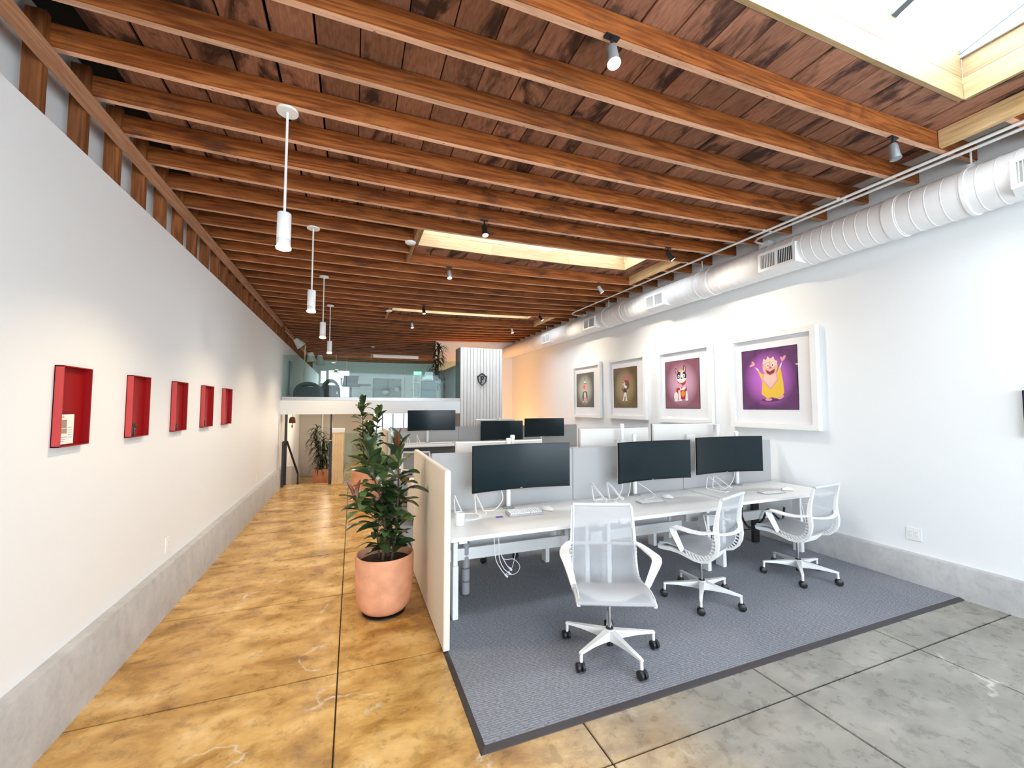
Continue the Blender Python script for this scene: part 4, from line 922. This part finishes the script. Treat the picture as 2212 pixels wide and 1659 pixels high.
# ---- task chairs
def make_chair():
    t = thing('task_chair', '', 'chair')
    inner = [(.235, .425), (.247, .436), (.243, .452), (.225, .464), (.16, .474), (.08, .470), (.0, .458), (-.07, .444), (-.125, .439), (-.17, .446), (-.205, .468), (-.226, .505), (-.234, .55), (-.236, .61), (-.243, .68), (-.256, .76), (-.275, .84), (-.292, .905), (-.300, .925), (-.313, .928), (-.318, .915)]
    def width(i): return .232 if i < 9 else .232-.022*min(1, (i-9)/9)
    rows = []
    for i, (y, z) in enumerate(inner):
        w_ = width(i); sag = .012 if 3 < i < 18 else .003
        rows.append([(w_*q, y-(0 if i < 9 else sag*(1-q*q)*.8), z-(sag*(1-q*q) if i < 11 else 0)) for q in (-1, -.75, -.5, -.25, 0, .25, .5, .75, 1)])
    B().surf(rows).done('sling', M['sling'], t)
    # edge bands and rolled ends of the sling
    for nm_, pc, r in (('front_roll', (.232, .438), .013), ('top_roll', (-.309, .916), .014)):
        w_ = .238 if nm_ == 'front_roll' else .218
        B().tube([(-w_, pc[0], pc[1]), (w_, pc[0], pc[1])], r, 12).done(nm_, M['roll'], t)
    for sx in (-1, 1):
        # the spine rail swings clear of the sling round the bend
        outer = [(.235, .425), (.20, .428), (.12, .437), (.04, .430), (-.03, .413), (-.09, .398), (-.15, .397), (-.205, .415), (-.248, .455), (-.272, .51), (-.278, .565), (-.270, .62), (-.262, .68), (-.270, .76), (-.287, .84), (-.303, .91)]
        wds = [.02, .024, .026, .028, .03, .03, .03, .03, .03, .03, .03, .03, .028, .026, .024, .02]
        x = lambda i, n: sx*(.236-(.02*max(0, i-9)/(n-10) if i > 9 else 0))
        pts = [(x(i, len(outer)), y, z) for i, (y, z) in enumerate(outer)]
        ths = [.016, .03, .032, .026, .022, .02, .02, .02, .02, .022, .026, .034, .034, .026, .022, .018]
        B().sweep(pts, wds, ths, None).done('spine_rail', M['white'], t)
        ip = [(sx*(width(i)+.002), y, z) for i, (y, z) in enumerate(inner[3:19], 3)]
        B().tube(ip, .006, 8).done('edge_cord', M['roll'], t)
        b = B()
        def at(path, s):
            L = [0]
            for i in range(1, len(path)): L.append(L[-1]+math.dist(path[i], path[i-1]))
            q = s*L[-1]
            for i in range(1, len(path)):
                if L[i] >= q: f = (q-L[i-1])/(L[i]-L[i-1]+1e-9); return tuple(a+(c-a)*f for a, c in zip(path[i-1], path[i]))
            return path[-1]
        pin, pout = inner[6:15], outer[4:13]
        for k in range(15):
            s = .03+.9*k/14; a = at(pin, s); c = at(pout, s)
            b.sweep([(sx*.233, a[0], a[1]), (sx*.234, c[0], c[1])], .020, .007, None)
        b.done('rib_row', M['white'], t, kind='stuff')
        # arm: flat bar leaving the rail, running forward, turning down to the seat side
        arm = [(sx*.228, -.262, .655), (sx*.255, -.235, .650), (sx*.285, -.17, .640), (sx*.298, -.09, .640), (sx*.302, -.01, .648), (sx*.300, .045, .650), (sx*.295, .073, .638), (sx*.287, .070, .61), (sx*.268, .045, .54), (sx*.250, .020, .47), (sx*.242, .012, .445)]
        B().sweep(arm, [.034, .042, .058, .066, .068, .066, .062, .056, .048, .042, .036], .011, (sx*.4, 0, 1) if False else None).done('arm', M['white'], t)
    lb_ = [(q*.222, -.268-.055*(1-q*q), .640-.012*(1-q*q)) for q in (-1, -.85, -.6, -.3, 0, .3, .6, .85, 1)]
    B().sweep(lb_, .030, .012, None).done('lumbar_bar', M['white'], t)
    b = B(); b.hexa([(-.10, -.15, .36), (.10, -.15, .36), (.07, .07, .37), (-.07, .07, .37), (-.235, -.16, .405), (.235, -.16, .405), (.235, .03, .425), (-.235, .03, .425)])
    b.done('seat_yoke', M['white'], t, bevel=.008)
    B().tube([(0, -.03, .12), (0, -.03, .37)], .0135, 14).done('gas_post', M['chrome'], t)
    b = B(); b.lathe([(.0, .155), (.030, .155), (.036, .150), (.036, .10), (.030, .085), (0, .085)], (0, -.03, 0), 20); b.done('hub', M['white'], t)
    B().lathe([(.02, .156), (.025, .158), (.025, .163), (.014, .164)], (0, -.03, 0), 18).tube([(0, -.03, .045), (0, -.03, .086)], .022, 14).done('hub_sleeve', M['rubber'], t)
    for k in range(5):
        a = R(90+72*k+18); d = Vector((math.cos(a), math.sin(a), 0)); n_ = Vector((-d.y, d.x, 0)); c = Vector((0, -.03, 0))
        b = B()
        def sec(r, w_, zt, zbm): return [c+d*r+n_*w_/2+Vector((0, 0, zbm)), c+d*r-n_*w_/2+Vector((0, 0, zbm)), c+d*r-n_*w_/2+Vector((0, 0, zt)), c+d*r+n_*w_/2+Vector((0, 0, zt))]
        V = b.grid([sec(.02, .046, .152, .085), sec(.10, .036, .143, .098), sec(.20, .028, .132, .107), sec(.305, .022, .121, .107), sec(.318, .02, .117, .107)], close_u=True)
        b._f(V[0][::-1]); b._f(V[-1]); b.tube([c+d*.307+Vector((0, 0, .118)), c+d*.31+Vector((0, 0, .055))], .0105, 10)
        b.done('base_leg', M['white'], t, bevel=.0)
        q = c+d*.315; ax = (n_*math.cos(k*1.3)+d*math.sin(k*1.3)).normalized(); b = B()
        for s in (-1, 1): b.tube([q+ax*(s*.006)+Vector((0, 0, .030)), q+ax*(s*.010)+Vector((0, 0, .030)), q+ax*(s*.024)+Vector((0, 0, .030)), q+ax*(s*.029)+Vector((0, 0, .030))], [.026, .029, .028, .018], 16)
        b.obox(q+Vector((0, 0, .045)), (.02, .02, .03)); b.done('caster', M['rubber'], t)
    return t
ch = make_chair()
gch = 'white mesh task chairs'
def rzf(fx, fy): return math.atan2(-fx, fy)
def place(o, x, y, rz, lb, leg):
    # x, y is the middle of the star base, .03 behind the chair's origin; leg is the heading of one base leg, as the seat swivels on it
    o.location = (x-math.sin(rz)*.03, y+math.cos(rz)*.03, .0125); o.rotation_euler = (0, 0, rz); o['label'] = lb; o['group'] = gch
    d = (R(leg)-rz-R(108)) % R(72); c = Vector((0, -.03, 0)); rot = Matrix.Rotation(d, 3, 'Z')
    for q in o.children:
        if q.name.split('.')[0] in ('base_leg', 'caster'): q.rotation_euler = (0, 0, d); q.location = c-rot @ c
    return o
place(ch, 1.655, 2.43, R(156), 'white mesh task chair nearest the camera, its seat turned to the viewer', 57)
place(copy_tree(ch), 2.85, 2.795, R(19), 'white mesh task chair at the middle desk, turned to the left', 7)
place(copy_tree(ch), 4.12, 2.82, R(6), 'white mesh task chair at the right desk, nearest the wall', 4)
place(copy_tree(ch), 1.50, 4.50, rzf(.2, -1), 'white mesh task chair behind the left desk, only its casters seen under it', 20)
place(copy_tree(ch), 1.05, 7.05, rzf(.3, 1), 'white mesh task chair of the second row, hidden by the pale end panel', 50)
pd = thing('pedestal', 'low pale pedestal cabinet on black wheels beyond the end panel', 'cabinet', (.98, 6.2, .012))
B().box(.80, 1.14, 5.9, 6.45, .10, .58).done('body', M['wall2'], pd, bevel=.006)
for z in (.34, .57): B().box(.81, 1.13, 5.893, 5.9, z-.225, z-.01).done('drawer', M['whitemetal'], pd, bevel=.003)
for x, y in ((.83, 5.95), (1.11, 5.95), (.83, 6.40), (1.11, 6.40)): B().tube([(x-.012, y, .045), (x+.012, y, .045)], .032, 12).box(x-.015, x+.015, y-.015, y+.015, .06, .10).done('caster', M['rubber'], pd)

# ================================================================== PLANTS
def leaf_mesh(name, L, W, droop, fold, m_, curl=0.):
    b = B(); rows = []; n = 8
    for i in range(n+1):
        s = i/n; w_ = W*max(.03, math.sin(math.pi*min(.995, s**.92*.97+.025)))**.62*(1-.12*s); y = L*s; z = .06*L*math.sin(s*math.pi)-droop*L*s*s
        rows.append([(q*w_, y, z+fold*abs(q)*w_-curl*q*q*w_) for q in (-1, -.5, 0, .5, 1)])
    b.grid(rows); b.tube([(0, -.035, 0), (0, 0, 0)], .0022, 5)
    b.tube([(0, L*s, .06*L*math.sin(s*math.pi)-droop*L*s*s-.0015) for s in (0, .25, .5, .75, .95)], .0012, 4)
    me = b.done(name, m_); me_data = me.data
    # undo the automatic centring: the leaf must grow from its stalk
    off = me.location.copy()
    for v in me_data.vertices: v.co += off
    bpy.data.objects.remove(me); return me_data
LEAVES = [leaf_mesh('leaf', .165, .043, .25, .30, M['leaf']), leaf_mesh('leaf', .175, .046, .45, .22, M['leaf']), leaf_mesh('leaf', .150, .043, .10, .40, M['leaf']), leaf_mesh('leaf', .160, .048, .30, .15, M['leaf2']), leaf_mesh('leaf', .13, .022, .05, .5, M['leaf3'])]
def rubber_plant(lb, px, py, pr, ph, stems, leafscale, seed, potz=0., lim=.585):
    rr = random.Random(seed); t = thing('potted_plant', lb, 'plant', (px, py, potz))
    cz = potz+.014
    B().lathe([(0, potz), (pr*.70, potz), (pr*.73, potz+.004), (pr*.73, potz+.011), (0, potz+.012)], (px, py, 0), 32).done('saucer', M['rubber'], t)
    p = [(0, 0), (pr*.50, 0), (pr*.74, .018), (pr*.88, .06), (pr*.955, .13), (pr*.985, .24), (pr*1.0, ph-.02), (pr*.995, ph-.004), (pr*.97, ph), (pr*.93, ph-.003), (pr*.91, ph-.02), (pr*.90, ph-.10), (0, ph-.105)]
    B().lathe([(r, z+cz) for r, z in p], (px, py, 0), 48).done('pot', M['terracotta'], t)
    b = B(); b.lathe([(0, cz+ph-.06), (pr*.5, cz+ph-.055), (pr*.905, cz+ph-.07)], (px, py, 0), 32); b.done('soil', M['soil'], t)
    for st in stems:
        pts = [Vector(q) for q in st['p']]; b = B(); nn = len(pts)
        b.tube(pts, [st.get('r', .011)*(1-.6*i/(nn-1)) for i in range(nn)], 8); b.done('stem', M['stem'], t)
        L = [0]
        for i in range(1, nn): L.append(L[-1]+(pts[i]-pts[i-1]).length)
        k0 = st.get('from', .15); cnt = st['n']; az = rr.uniform(0, 360)
        for k in range(cnt):
            s = k0+(1-k0)*k/(cnt-1); q = s*L[-1]; i = 1
            while i < nn-1 and L[i] < q: i += 1
            f = (q-L[i-1])/(L[i]-L[i-1]+1e-9); pos = pts[i-1].lerp(pts[i], min(1, f)); tg = (pts[i]-pts[i-1]).normalized()
            az += 137.5+rr.uniform(-18, 18); el = 5+65*max(0, (s-.72)/.28)+rr.uniform(-22, 22)
            last = k >= cnt-2
            me = LEAVES[4] if (last and st.get('red')) else LEAVES[rr.choice((0, 0, 1, 2, 2, 3, 3))]
            o = bpy.data.objects.new('leaf', me); C.objects.link(o); o.parent = t
            if lim and pos.x+.21*leafscale*math.cos(R(az))*math.cos(R(el)) > lim: az = 180-az+rr.uniform(-20, 20)
            d = Vector((math.cos(R(az))*math.cos(R(el)), math.sin(R(az))*math.cos(R(el)), math.sin(R(el)))); d = (d+tg*.25).normalized()
            xx = d.cross(Vector((0, 0, 1))); xx = xx.normalized() if xx.length > 1e-3 else Vector((1, 0, 0)); zz = xx.cross(d)
            m3 = Matrix((xx, d, zz)).transposed() @ Matrix.Rotation(R(rr.uniform(-25, 25)), 3, 'Y')
            o.rotation_euler = m3.to_euler(); sc = leafscale*rr.uniform(.78, 1.15)*(1 if s > .3 else .85); o.scale = (sc,)*3
            o.location = pos+d*.034*sc-wloc(t)
    return t
X1, Y1 = .272, 3.60
s1 = [dict(p=[(X1+.05, Y1-.04, .40), (X1+.085, Y1-.02, .65), (X1+.10, Y1, .95), (X1+.095, Y1-.01, 1.22), (X1+.10, Y1-.02, 1.30)], n=46, r=.012, red=1, **{'from': .06}),
      dict(p=[(X1-.02, Y1-.02, .40), (X1+.0, Y1, .62), (X1-.02, Y1+.03, .85), (X1-.09, Y1+.02, 1.06), (X1-.13, Y1-.0, 1.25)], n=40, r=.012, **{'from': .10}),
      dict(p=[(X1+.0, Y1-.0, .66), (X1-.08, Y1-.05, .76), (X1-.19, Y1-.09, .88), (X1-.24, Y1-.10, .93)], n=15, r=.006, red=1, **{'from': .25}),
      dict(p=[(X1+.03, Y1+.05, .40), (X1+.06, Y1+.09, .60), (X1+.05, Y1+.10, .88)], n=19, r=.009, **{'from': .1}),
      dict(p=[(X1-.04, Y1+.04, .40), (X1-.06, Y1+.06, .6), (X1-.02, Y1+.08, 1.05)], n=19, r=.009, **{'from': .15})]
rubber_plant('rubber plant in a big terracotta pot beside the pale end panel', X1, Y1, .232, .455, s1, 1.16, 11)
X2, Y2 = .27, 7.62
s2 = [dict(p=[(X2-.02, Y2, .5), (X2-.08, Y2, .9), (X2-.10, Y2, 1.35), (X2-.11, Y2, 1.66)], n=51, r=.014, **{'from': .12}),
      dict(p=[(X2+.04, Y2, .5), (X2+.10, Y2+.03, .95), (X2+.13, Y2, 1.3), (X2+.16, Y2, 1.55)], n=46, r=.014, **{'from': .12}),
      dict(p=[(X2, Y2-.05, .5), (X2+.02, Y2-.08, .9), (X2-.0, Y2-.1, 1.25)], n=32, r=.012, **{'from': .15})]
rubber_plant('taller rubber plant in a terracotta pot farther along the aisle', X2, Y2, .27, .60, s2, 1.12, 23)
def strap_plant(lb, px, py, z0, pr, ph, heads, potmat, seed, leafL=.42):
    rr = random.Random(seed); t = thing('potted_plant', lb, 'plant', (px, py, z0))
    B().lathe([(0, z0), (pr*.9, z0), (pr*.95, z0+.015), (0, z0+.02)], (px, py, 0), 28).done('saucer', M['stem'], t)
    B().lathe([(0, z0+.02), (pr*.80, z0+.02), (pr*.92, z0+.06), (pr, z0+ph), (pr*.93, z0+ph), (pr*.9, z0+ph-.05), (0, z0+ph-.06)], (px, py, 0), 36).done('pot', M[potmat], t)
    b2 = B()
    for (hx, hy, hz, n, spread) in heads:
        B().tube([(px+hx*.3, py+hy*.3, z0+ph-.06), (px+hx*.7, py+hy*.7, z0+ph+(hz-ph)*.5), (px+hx, py+hy, z0+hz)], .018, 8).done('cane', M['stem'], t)
        for k in range(int(n*1.7)):
            a = rr.uniform(0, 2*math.pi); el = rr.uniform(-.2, 1.3); L = leafL*rr.uniform(.7, 1.1); base = Vector((px+hx, py+hy, z0+hz-rr.uniform(0, spread)))
            d = Vector((math.cos(a), math.sin(a), 0)); pts = []; p = base.copy(); ang = el
            for q in range(6):
                pts.append(p.copy()); p = p+(d*math.cos(ang)+Vector((0, 0, math.sin(ang))))*(L/5); ang -= .42
            b2.sweep(pts, [.02, .034, .036, .03, .018, .003], .0015, (0, 0, 1), cap=False)
    b2.done('foliage', M['dleaf'], t, kind='stuff'); return t
strap_plant('dark dracaena in a terracotta pot on the lower landing', -.76, 12., -.36, .19, .39, [(-.10, 0, 1.45, 46, .55), (.10, .05, 1.05, 34, .6), (.0, -.08, .85, 26, .5), (.05, .05, 1.22, 30, .5)], 'terracotta', 5)
strap_plant('tall dracaena behind the glass railing next to the white column', 2.10, 10.9, 1.80, .17, .55, [(.02, 0, 1.52, 46, .5), (-.05, .05, 1.1, 34, .6), (.03, 0, .8, 20, .4)], 'slotgrey', 9, .34)

# ================================================================== STAIR AND GALLERY THINGS
hr = thing('handrail', 'black steel handrail at the top of the steps by the left wall', 'handrail', (-1.33, 9.69, 0))
B().box(-1.352, -1.308, 9.67, 9.71, 0, .935).done('post', M['blackmetal'], hr, bevel=.003)
B().box(-1.13, -1.10, 10.35, 10.38, -.24, .18).done('post', M['blackmetal'], hr)
B().tube([(-1.33, 9.70, .93), (-1.27, 9.76, .935), (-1.12, 10.36, .18)], .022, 8).done('rail', M['blackmetal'], hr)
pt_ = B().box(-1.345, -1.295, 9.93, 9.97, .001, 1.499).done('steel_post', M['blackmetal']); pt_['label'] = 'black steel post holding up the gallery edge at the left wall'; pt_['category'] = 'post'
bl = thing('iron_bell', 'rusty iron bell hanging under the gallery edge', 'bell', (-1.25, 10.3, 1.22))
B().lathe([(.065, 1.30), (.068, 1.31), (.062, 1.38), (.050, 1.42), (.025, 1.437), (0, 1.44)], (-1.25, 10.3, 0), 18).done('body', M['bell'], bl)
B().tube([(-1.25, 10.3, 1.36), (-1.25, 10.3, 1.24)], .006, 6).box(-1.263, -1.237, 10.298, 10.302, 1.20, 1.25).done('clapper', M['bell'], bl)
B().tube([(-1.25, 10.3, 1.44), (-1.25, 10.3, 1.50)], .003, 6).done('cord', M['dark'], bl)
po = thing('guard_cabinet', 'narrow pale timber cabinet with a white top at the end of the aisle', 'cabinet', (-.28, 9.78, 0))
for k in range(4): B().box(-.392+.056*k+.001, -.392+.056*(k+1)-.001, 9.66, 9.675, .002, 1.10).done('board', M['pine'], po, bevel=.002)
B().box(-.39, -.17, 9.675, 9.90, .002, 1.10).done('carcass', M['pine'], po); B().box(-.405, -.155, 9.65, 9.91, 1.10, 1.19).done('top', M['white'], po, bevel=.006)
bp = B().box(-.46, -.405, 9.72, 9.78, .001, .93).done('newel_post', M['blackmetal'], bevel=.003); bp['label'] = 'black newel post against the timber cabinet'; bp['category'] = 'post'
gg = thing('glass_guard', 'low glass guard between the timber cabinet and the plants', 'glass guard', (.25, 9.8, 0))
B().box(-.14, .62, 9.78, 9.79, .04, 1.08).done('pane', M['railglass'], gg); B().box(-.14, .62, 9.765, 9.805, .001, .04).done('shoe', M['steel'], gg); B().box(-.13, .60, 9.80, 9.83, .60, .64).done('rail', M['pine'], gg)
# gallery furniture
def pod(lb, x, y, w_, h, d_, m_):
    t = thing('lounge_chair', lb, 'chair', (x, y, 1.801), group='rounded lounge seats on the gallery')
    n = 14; b = B(); rows = []
    for s in (0, 1):
        rows.append([(x-w_/2*math.cos(math.pi*i/n), y+d_*s, 1.84+(h-.04)*math.sin(math.pi*i/n)**.6) for i in range(n+1)])
    ri = [[(x-(w_/2-.07)*math.cos(math.pi*i/n), y+d_*s, 1.84+(h-.11)*math.sin(math.pi*i/n)**.6) for i in range(n+1)] for s in (1, 0)]
    b.grid([rows[0], rows[1], ri[0], ri[1]], close_v=True); b.done('shell', M[m_], t, weld=True)
    B().box(x-w_/2+.08, x+w_/2-.08, y+.02, y+.05, 1.86, 1.86+h*.62).done('backrest', M[m_], t, bevel=.01)
    B().box(x-w_/2+.05, x+w_/2-.05, y-.02, y+d_-.02, 1.86, 1.98).done('seat', M[m_], t, bevel=.02)
    for sx in (-1, 1): B().box(x+sx*w_*.33-.05, x+sx*w_*.33+.05, y+.01, y+.09, 1.801, 1.90).done('leg', M['rubber'], t)
pod('slate blue lounge seat behind the left pane of the railing', -.97, 10.5, .62, .44, .6, 'slate'); pod('olive lounge seat with a tall rounded back behind the railing', -.53, 11.2, .46, .56, .5, 'olive')
cb = thing('cat_den', 'felt den box with round holes and a pale cushion behind the railing', 'den', (.80, 10.75, 1.801))
b = B(); cx_, z0_, zt_ = .80, 1.801, 2.35; holes = [(-.18, 2.02, .115), (.02, 2.06, .10), (.24, 2.10, .08)]
b.box(.465, 1.13, 10.97, 10.99, z0_, zt_); b.box(.465, .48, 10.60, 10.97, z0_, zt_); b.box(1.115, 1.13, 10.60, 10.97, z0_, zt_); b.box(.465, 1.13, 10.6, 10.99, zt_, zt_+.015)
b.done('box', M['card'], cb)
# front sheet cut by two round holes, as rings of quads
b = B()
def holed(x0, x1, za, zb_, cx, cz, r, y):
    n = 24; o_, i_ = [], []
    for k in range(n):
        a = 2*math.pi*k/n; c_, s_ = math.cos(a), math.sin(a); m_ = min((x1-cx)/c_ if c_ > 1e-6 else ((x0-cx)/c_ if c_ < -1e-6 else 9), (zb_-cz)/s_ if s_ > 1e-6 else ((za-cz)/s_ if s_ < -1e-6 else 9))
        o_.append(b.bm.verts.new((cx+c_*m_, y, cz+s_*m_))); i_.append(b.bm.verts.new((cx+c_*r, y, cz+s_*r)))
    for k in range(n): b._f([o_[k], o_[(k+1) % n], i_[(k+1) % n], i_[k]])
holed(.465, .93, z0_, zt_, .76, 2.05, .12, 10.60); holed(.93, 1.13, z0_, zt_, 1.03, 2.12, .085, 10.60)
b.done('front_sheet', M['card'], cb, smooth=False)
B().sphere((.76, 10.75, 2.02), .10, 12, (1, .8, .7)).done('cushion', M['cream'], cb); B().sphere((1.03, 10.72, 2.09), .08, 12, (1, .8, .9)).done('cushion', M['cream'], cb)
dt = thing('side_table', 'dark side table on the gallery between the seats and the den box', 'table', (.15, 11.2, 1.801))
B().box(-.22, .42, 11.0, 11.4, 2.20, 2.24).done('top', M['darkfelt'], dt)
for x, y in ((-.19, 11.03), (.39, 11.03), (-.19, 11.37), (.39, 11.37)): B().box(x-.02, x+.02, y-.02, y+.02, 1.801, 1.6).done('leg', M['blackmetal'], dt)
lc = thing('office_chair', 'dark mesh office chair silhouetted before the far gallery window', 'chair', (-.05, 12.5, 1.801))
b = B(); b.grid([[(-.05+.2*q-.04*(1-s), 12.5+.06*s, 2.28+.27*s) for q in (-1, 0, 1)] for s in (0, .5, 1)]); b.done('backrest', M['slate'], lc)
B().box(-.3, .18, 12.05, 12.5, 2.22, 2.28).done('seat', M['darkfelt'], lc, bevel=.02); B().tube([(-.06, 12.3, 1.86), (-.06, 12.3, 2.23)], .025, 8).done('post', M['blackmetal'], lc); B().box(-.33, -.28, 12.1, 12.45, 2.42, 2.45).box(-.31, -.29, 11.66, 12.3, 2.25, 2.43).done('arm', M['blackmetal'], lc)
b = B()
for k in range(5): a = R(72*k+20); b.tube([(-.06, 12.3, 1.87), (-.06+.28*math.cos(a), 12.3+.28*math.sin(a), 1.83)], .018, 6)
b.done('base', M['blackmetal'], lc)
fc = thing('filing_cabinet', 'grey blue cabinet behind the right pane of the railing', 'cabinet', (1.78, 10.6, 1.801))
B().box(1.62, 1.95, 10.45, 10.95, 1.803, 2.30).done('body', M['cabinet'], fc, bevel=.005); B().box(1.625, 1.945, 10.44, 10.45, 1.81, 2.05).done('drawer', M['cabinet'], fc, bevel=.003); B().box(1.625, 1.945, 10.44, 10.45, 2.06, 2.295).done('drawer', M['cabinet'], fc, bevel=.003)
B().sphere((1.70, 10.435, 2.25), .012, 8).done('lock', M['rubber'], fc); B().box(1.66, 1.93, 10.5, 10.9, 2.301, 2.33).done('tray', M['rubber'], fc)
pr = thing('printer', 'white printer on the grey blue cabinet', 'printer', (1.82, 10.7, 2.331)); B().box(1.66, 1.92, 10.52, 10.75, 2.332, 2.42).box(1.72, 1.92, 10.58, 10.75, 2.42, 2.56).done('body', M['white'], pr, bevel=.01); B().box(1.70, 1.88, 10.515, 10.52, 2.34, 2.36).done('slot', M['grey'], pr)
rk = thing('wire_rack', 'white tube rack left of the grey blue cabinet', 'rack', (1.5, 10.6, 1.801))
for x in (1.42, 1.58): B().tube([(x, 10.5, 1.803), (x, 10.5, 2.45)], .012, 8).done('upright', M['white'], rk); B().tube([(x, 10.8, 1.803), (x, 10.8, 2.45)], .012, 8).done('upright', M['white'], rk)
for z in (1.9, 2.08, 2.26): B().box(1.42, 1.58, 10.5, 10.8, z, z+.012).done('shelf', M['white'], rk)
fl_ = thing('floor_lamp', 'three-shade floor lamp with linen cones at the left end of the gallery', 'lamp', (-1.13, 11.0, 1.801))
B().lathe([(0, 1.802), (.15, 1.802), (.15, 1.82), (.015, 1.825)], (-1.13, 11., 0), 20).done('base', M['blackmetal'], fl_); B().tube([(-1.13, 11., 1.82), (-1.10, 11., 3.15)], .014, 8).done('pole', M['pine'], fl_)
for q, (p0, p1) in enumerate((((-1.32, 10.95, 3.28), (-1.18, 11.0, 3.12)), ((-.98, 10.98, 2.98), (-.95, 11., 2.76)), ((-.80, 11.3, 2.95), (-.78, 11.3, 2.72)))):
    a_, b_ = Vector(p0), Vector(p1); B().tube([a_, b_], [.055, .115], 18, cap=False).done('shade', M['lampshade'], fl_); B().tube([(-1.10, 11., 3.12-.1*q), tuple(a_)], .008, 6).done('branch', M['blackmetal'], fl_)
cu = B().box(XL+.002, XL+.03, 10.9, 11.25, 1.95, 2.75).done('wall_panel', M['cabinet']); cu['label'] = 'narrow dark green panel on the left wall of the gallery'; cu['category'] = 'panel'
ex = thing('exit_sign', 'green lit EXIT sign on the far gallery wall', 'sign', (2.88, 19.97, 3.19))
B().box(2.70, 3.06, 19.96, 19.999, 3.19, 3.35).done('housing', M['exit'], ex)
fc_ = bpy.data.curves.new('exit_text', 'FONT'); fc_.body = 'EXIT'; fc_.size = .16; fc_.extrude = .002; fc_.align_x = 'CENTER'
to = bpy.data.objects.new('exit_text', fc_); C.objects.link(to)
dg = bpy.context.evaluated_depsgraph_get(); me = bpy.data.meshes.new_from_object(to.evaluated_get(dg)); bpy.data.objects.remove(to)
me.materials.clear(); me.materials.append(M['exitletter']); o = bpy.data.objects.new('letters', me); C.objects.link(o); o.parent = ex; o.rotation_euler = (R(90), 0, 0); o.location = (0, -.012, .025)
sl = thing('ceiling_lamp', 'small cone lamp hanging before the far gallery window', 'lamp', (-.65, 17.5, 3.0))
B().tube([(-.65, 17.5, 3.10), (-.65, 17.5, zb(-.65))], .008, 6).done('rod', M['white'], sl); B().lathe([(.14, 3.0), (.05, 3.07), (.02, 3.10), (0, 3.10)], (-.65, 17.5, 0), 18).done('shade', M['white'], sl)
# tall dark art piece below the gallery right of the monitor
ap = B().box(2.05, 2.35, 12.84, 12.87, .7, 1.48).done('wall_art', M['bell']); ap['label'] = 'rust red panel beyond the gallery edge, right of the raised monitor'; ap['category'] = 'panel'

# warm lamps washing the alcove behind the column
def bulb(name, loc, power, col, r=.12):
    l = bpy.data.lights.new(name, 'POINT'); l.energy = power; l.color = col; l.shadow_soft_size = r; o = bpy.data.objects.new(name, l); C.objects.link(o); o.location = loc
bulb('alcove_lamp', (3.95, 11.7, 1.0), 42, (1, .46, .15), .3); bulb('alcove_lamp', (3.5, 11.7, 2.7), 30, (1, .46, .15), .3)
bulb('lower_lamp', (-.5, 11.5, 1.2), 22, (1, .82, .6)); bulb('lower_lamp', (1.8, 13.5, 1.25), 40, (1, .95, .9))
bulb('gallery_lamp', (.5, 17.5, 2.9), 6, (.85, 1, .97))
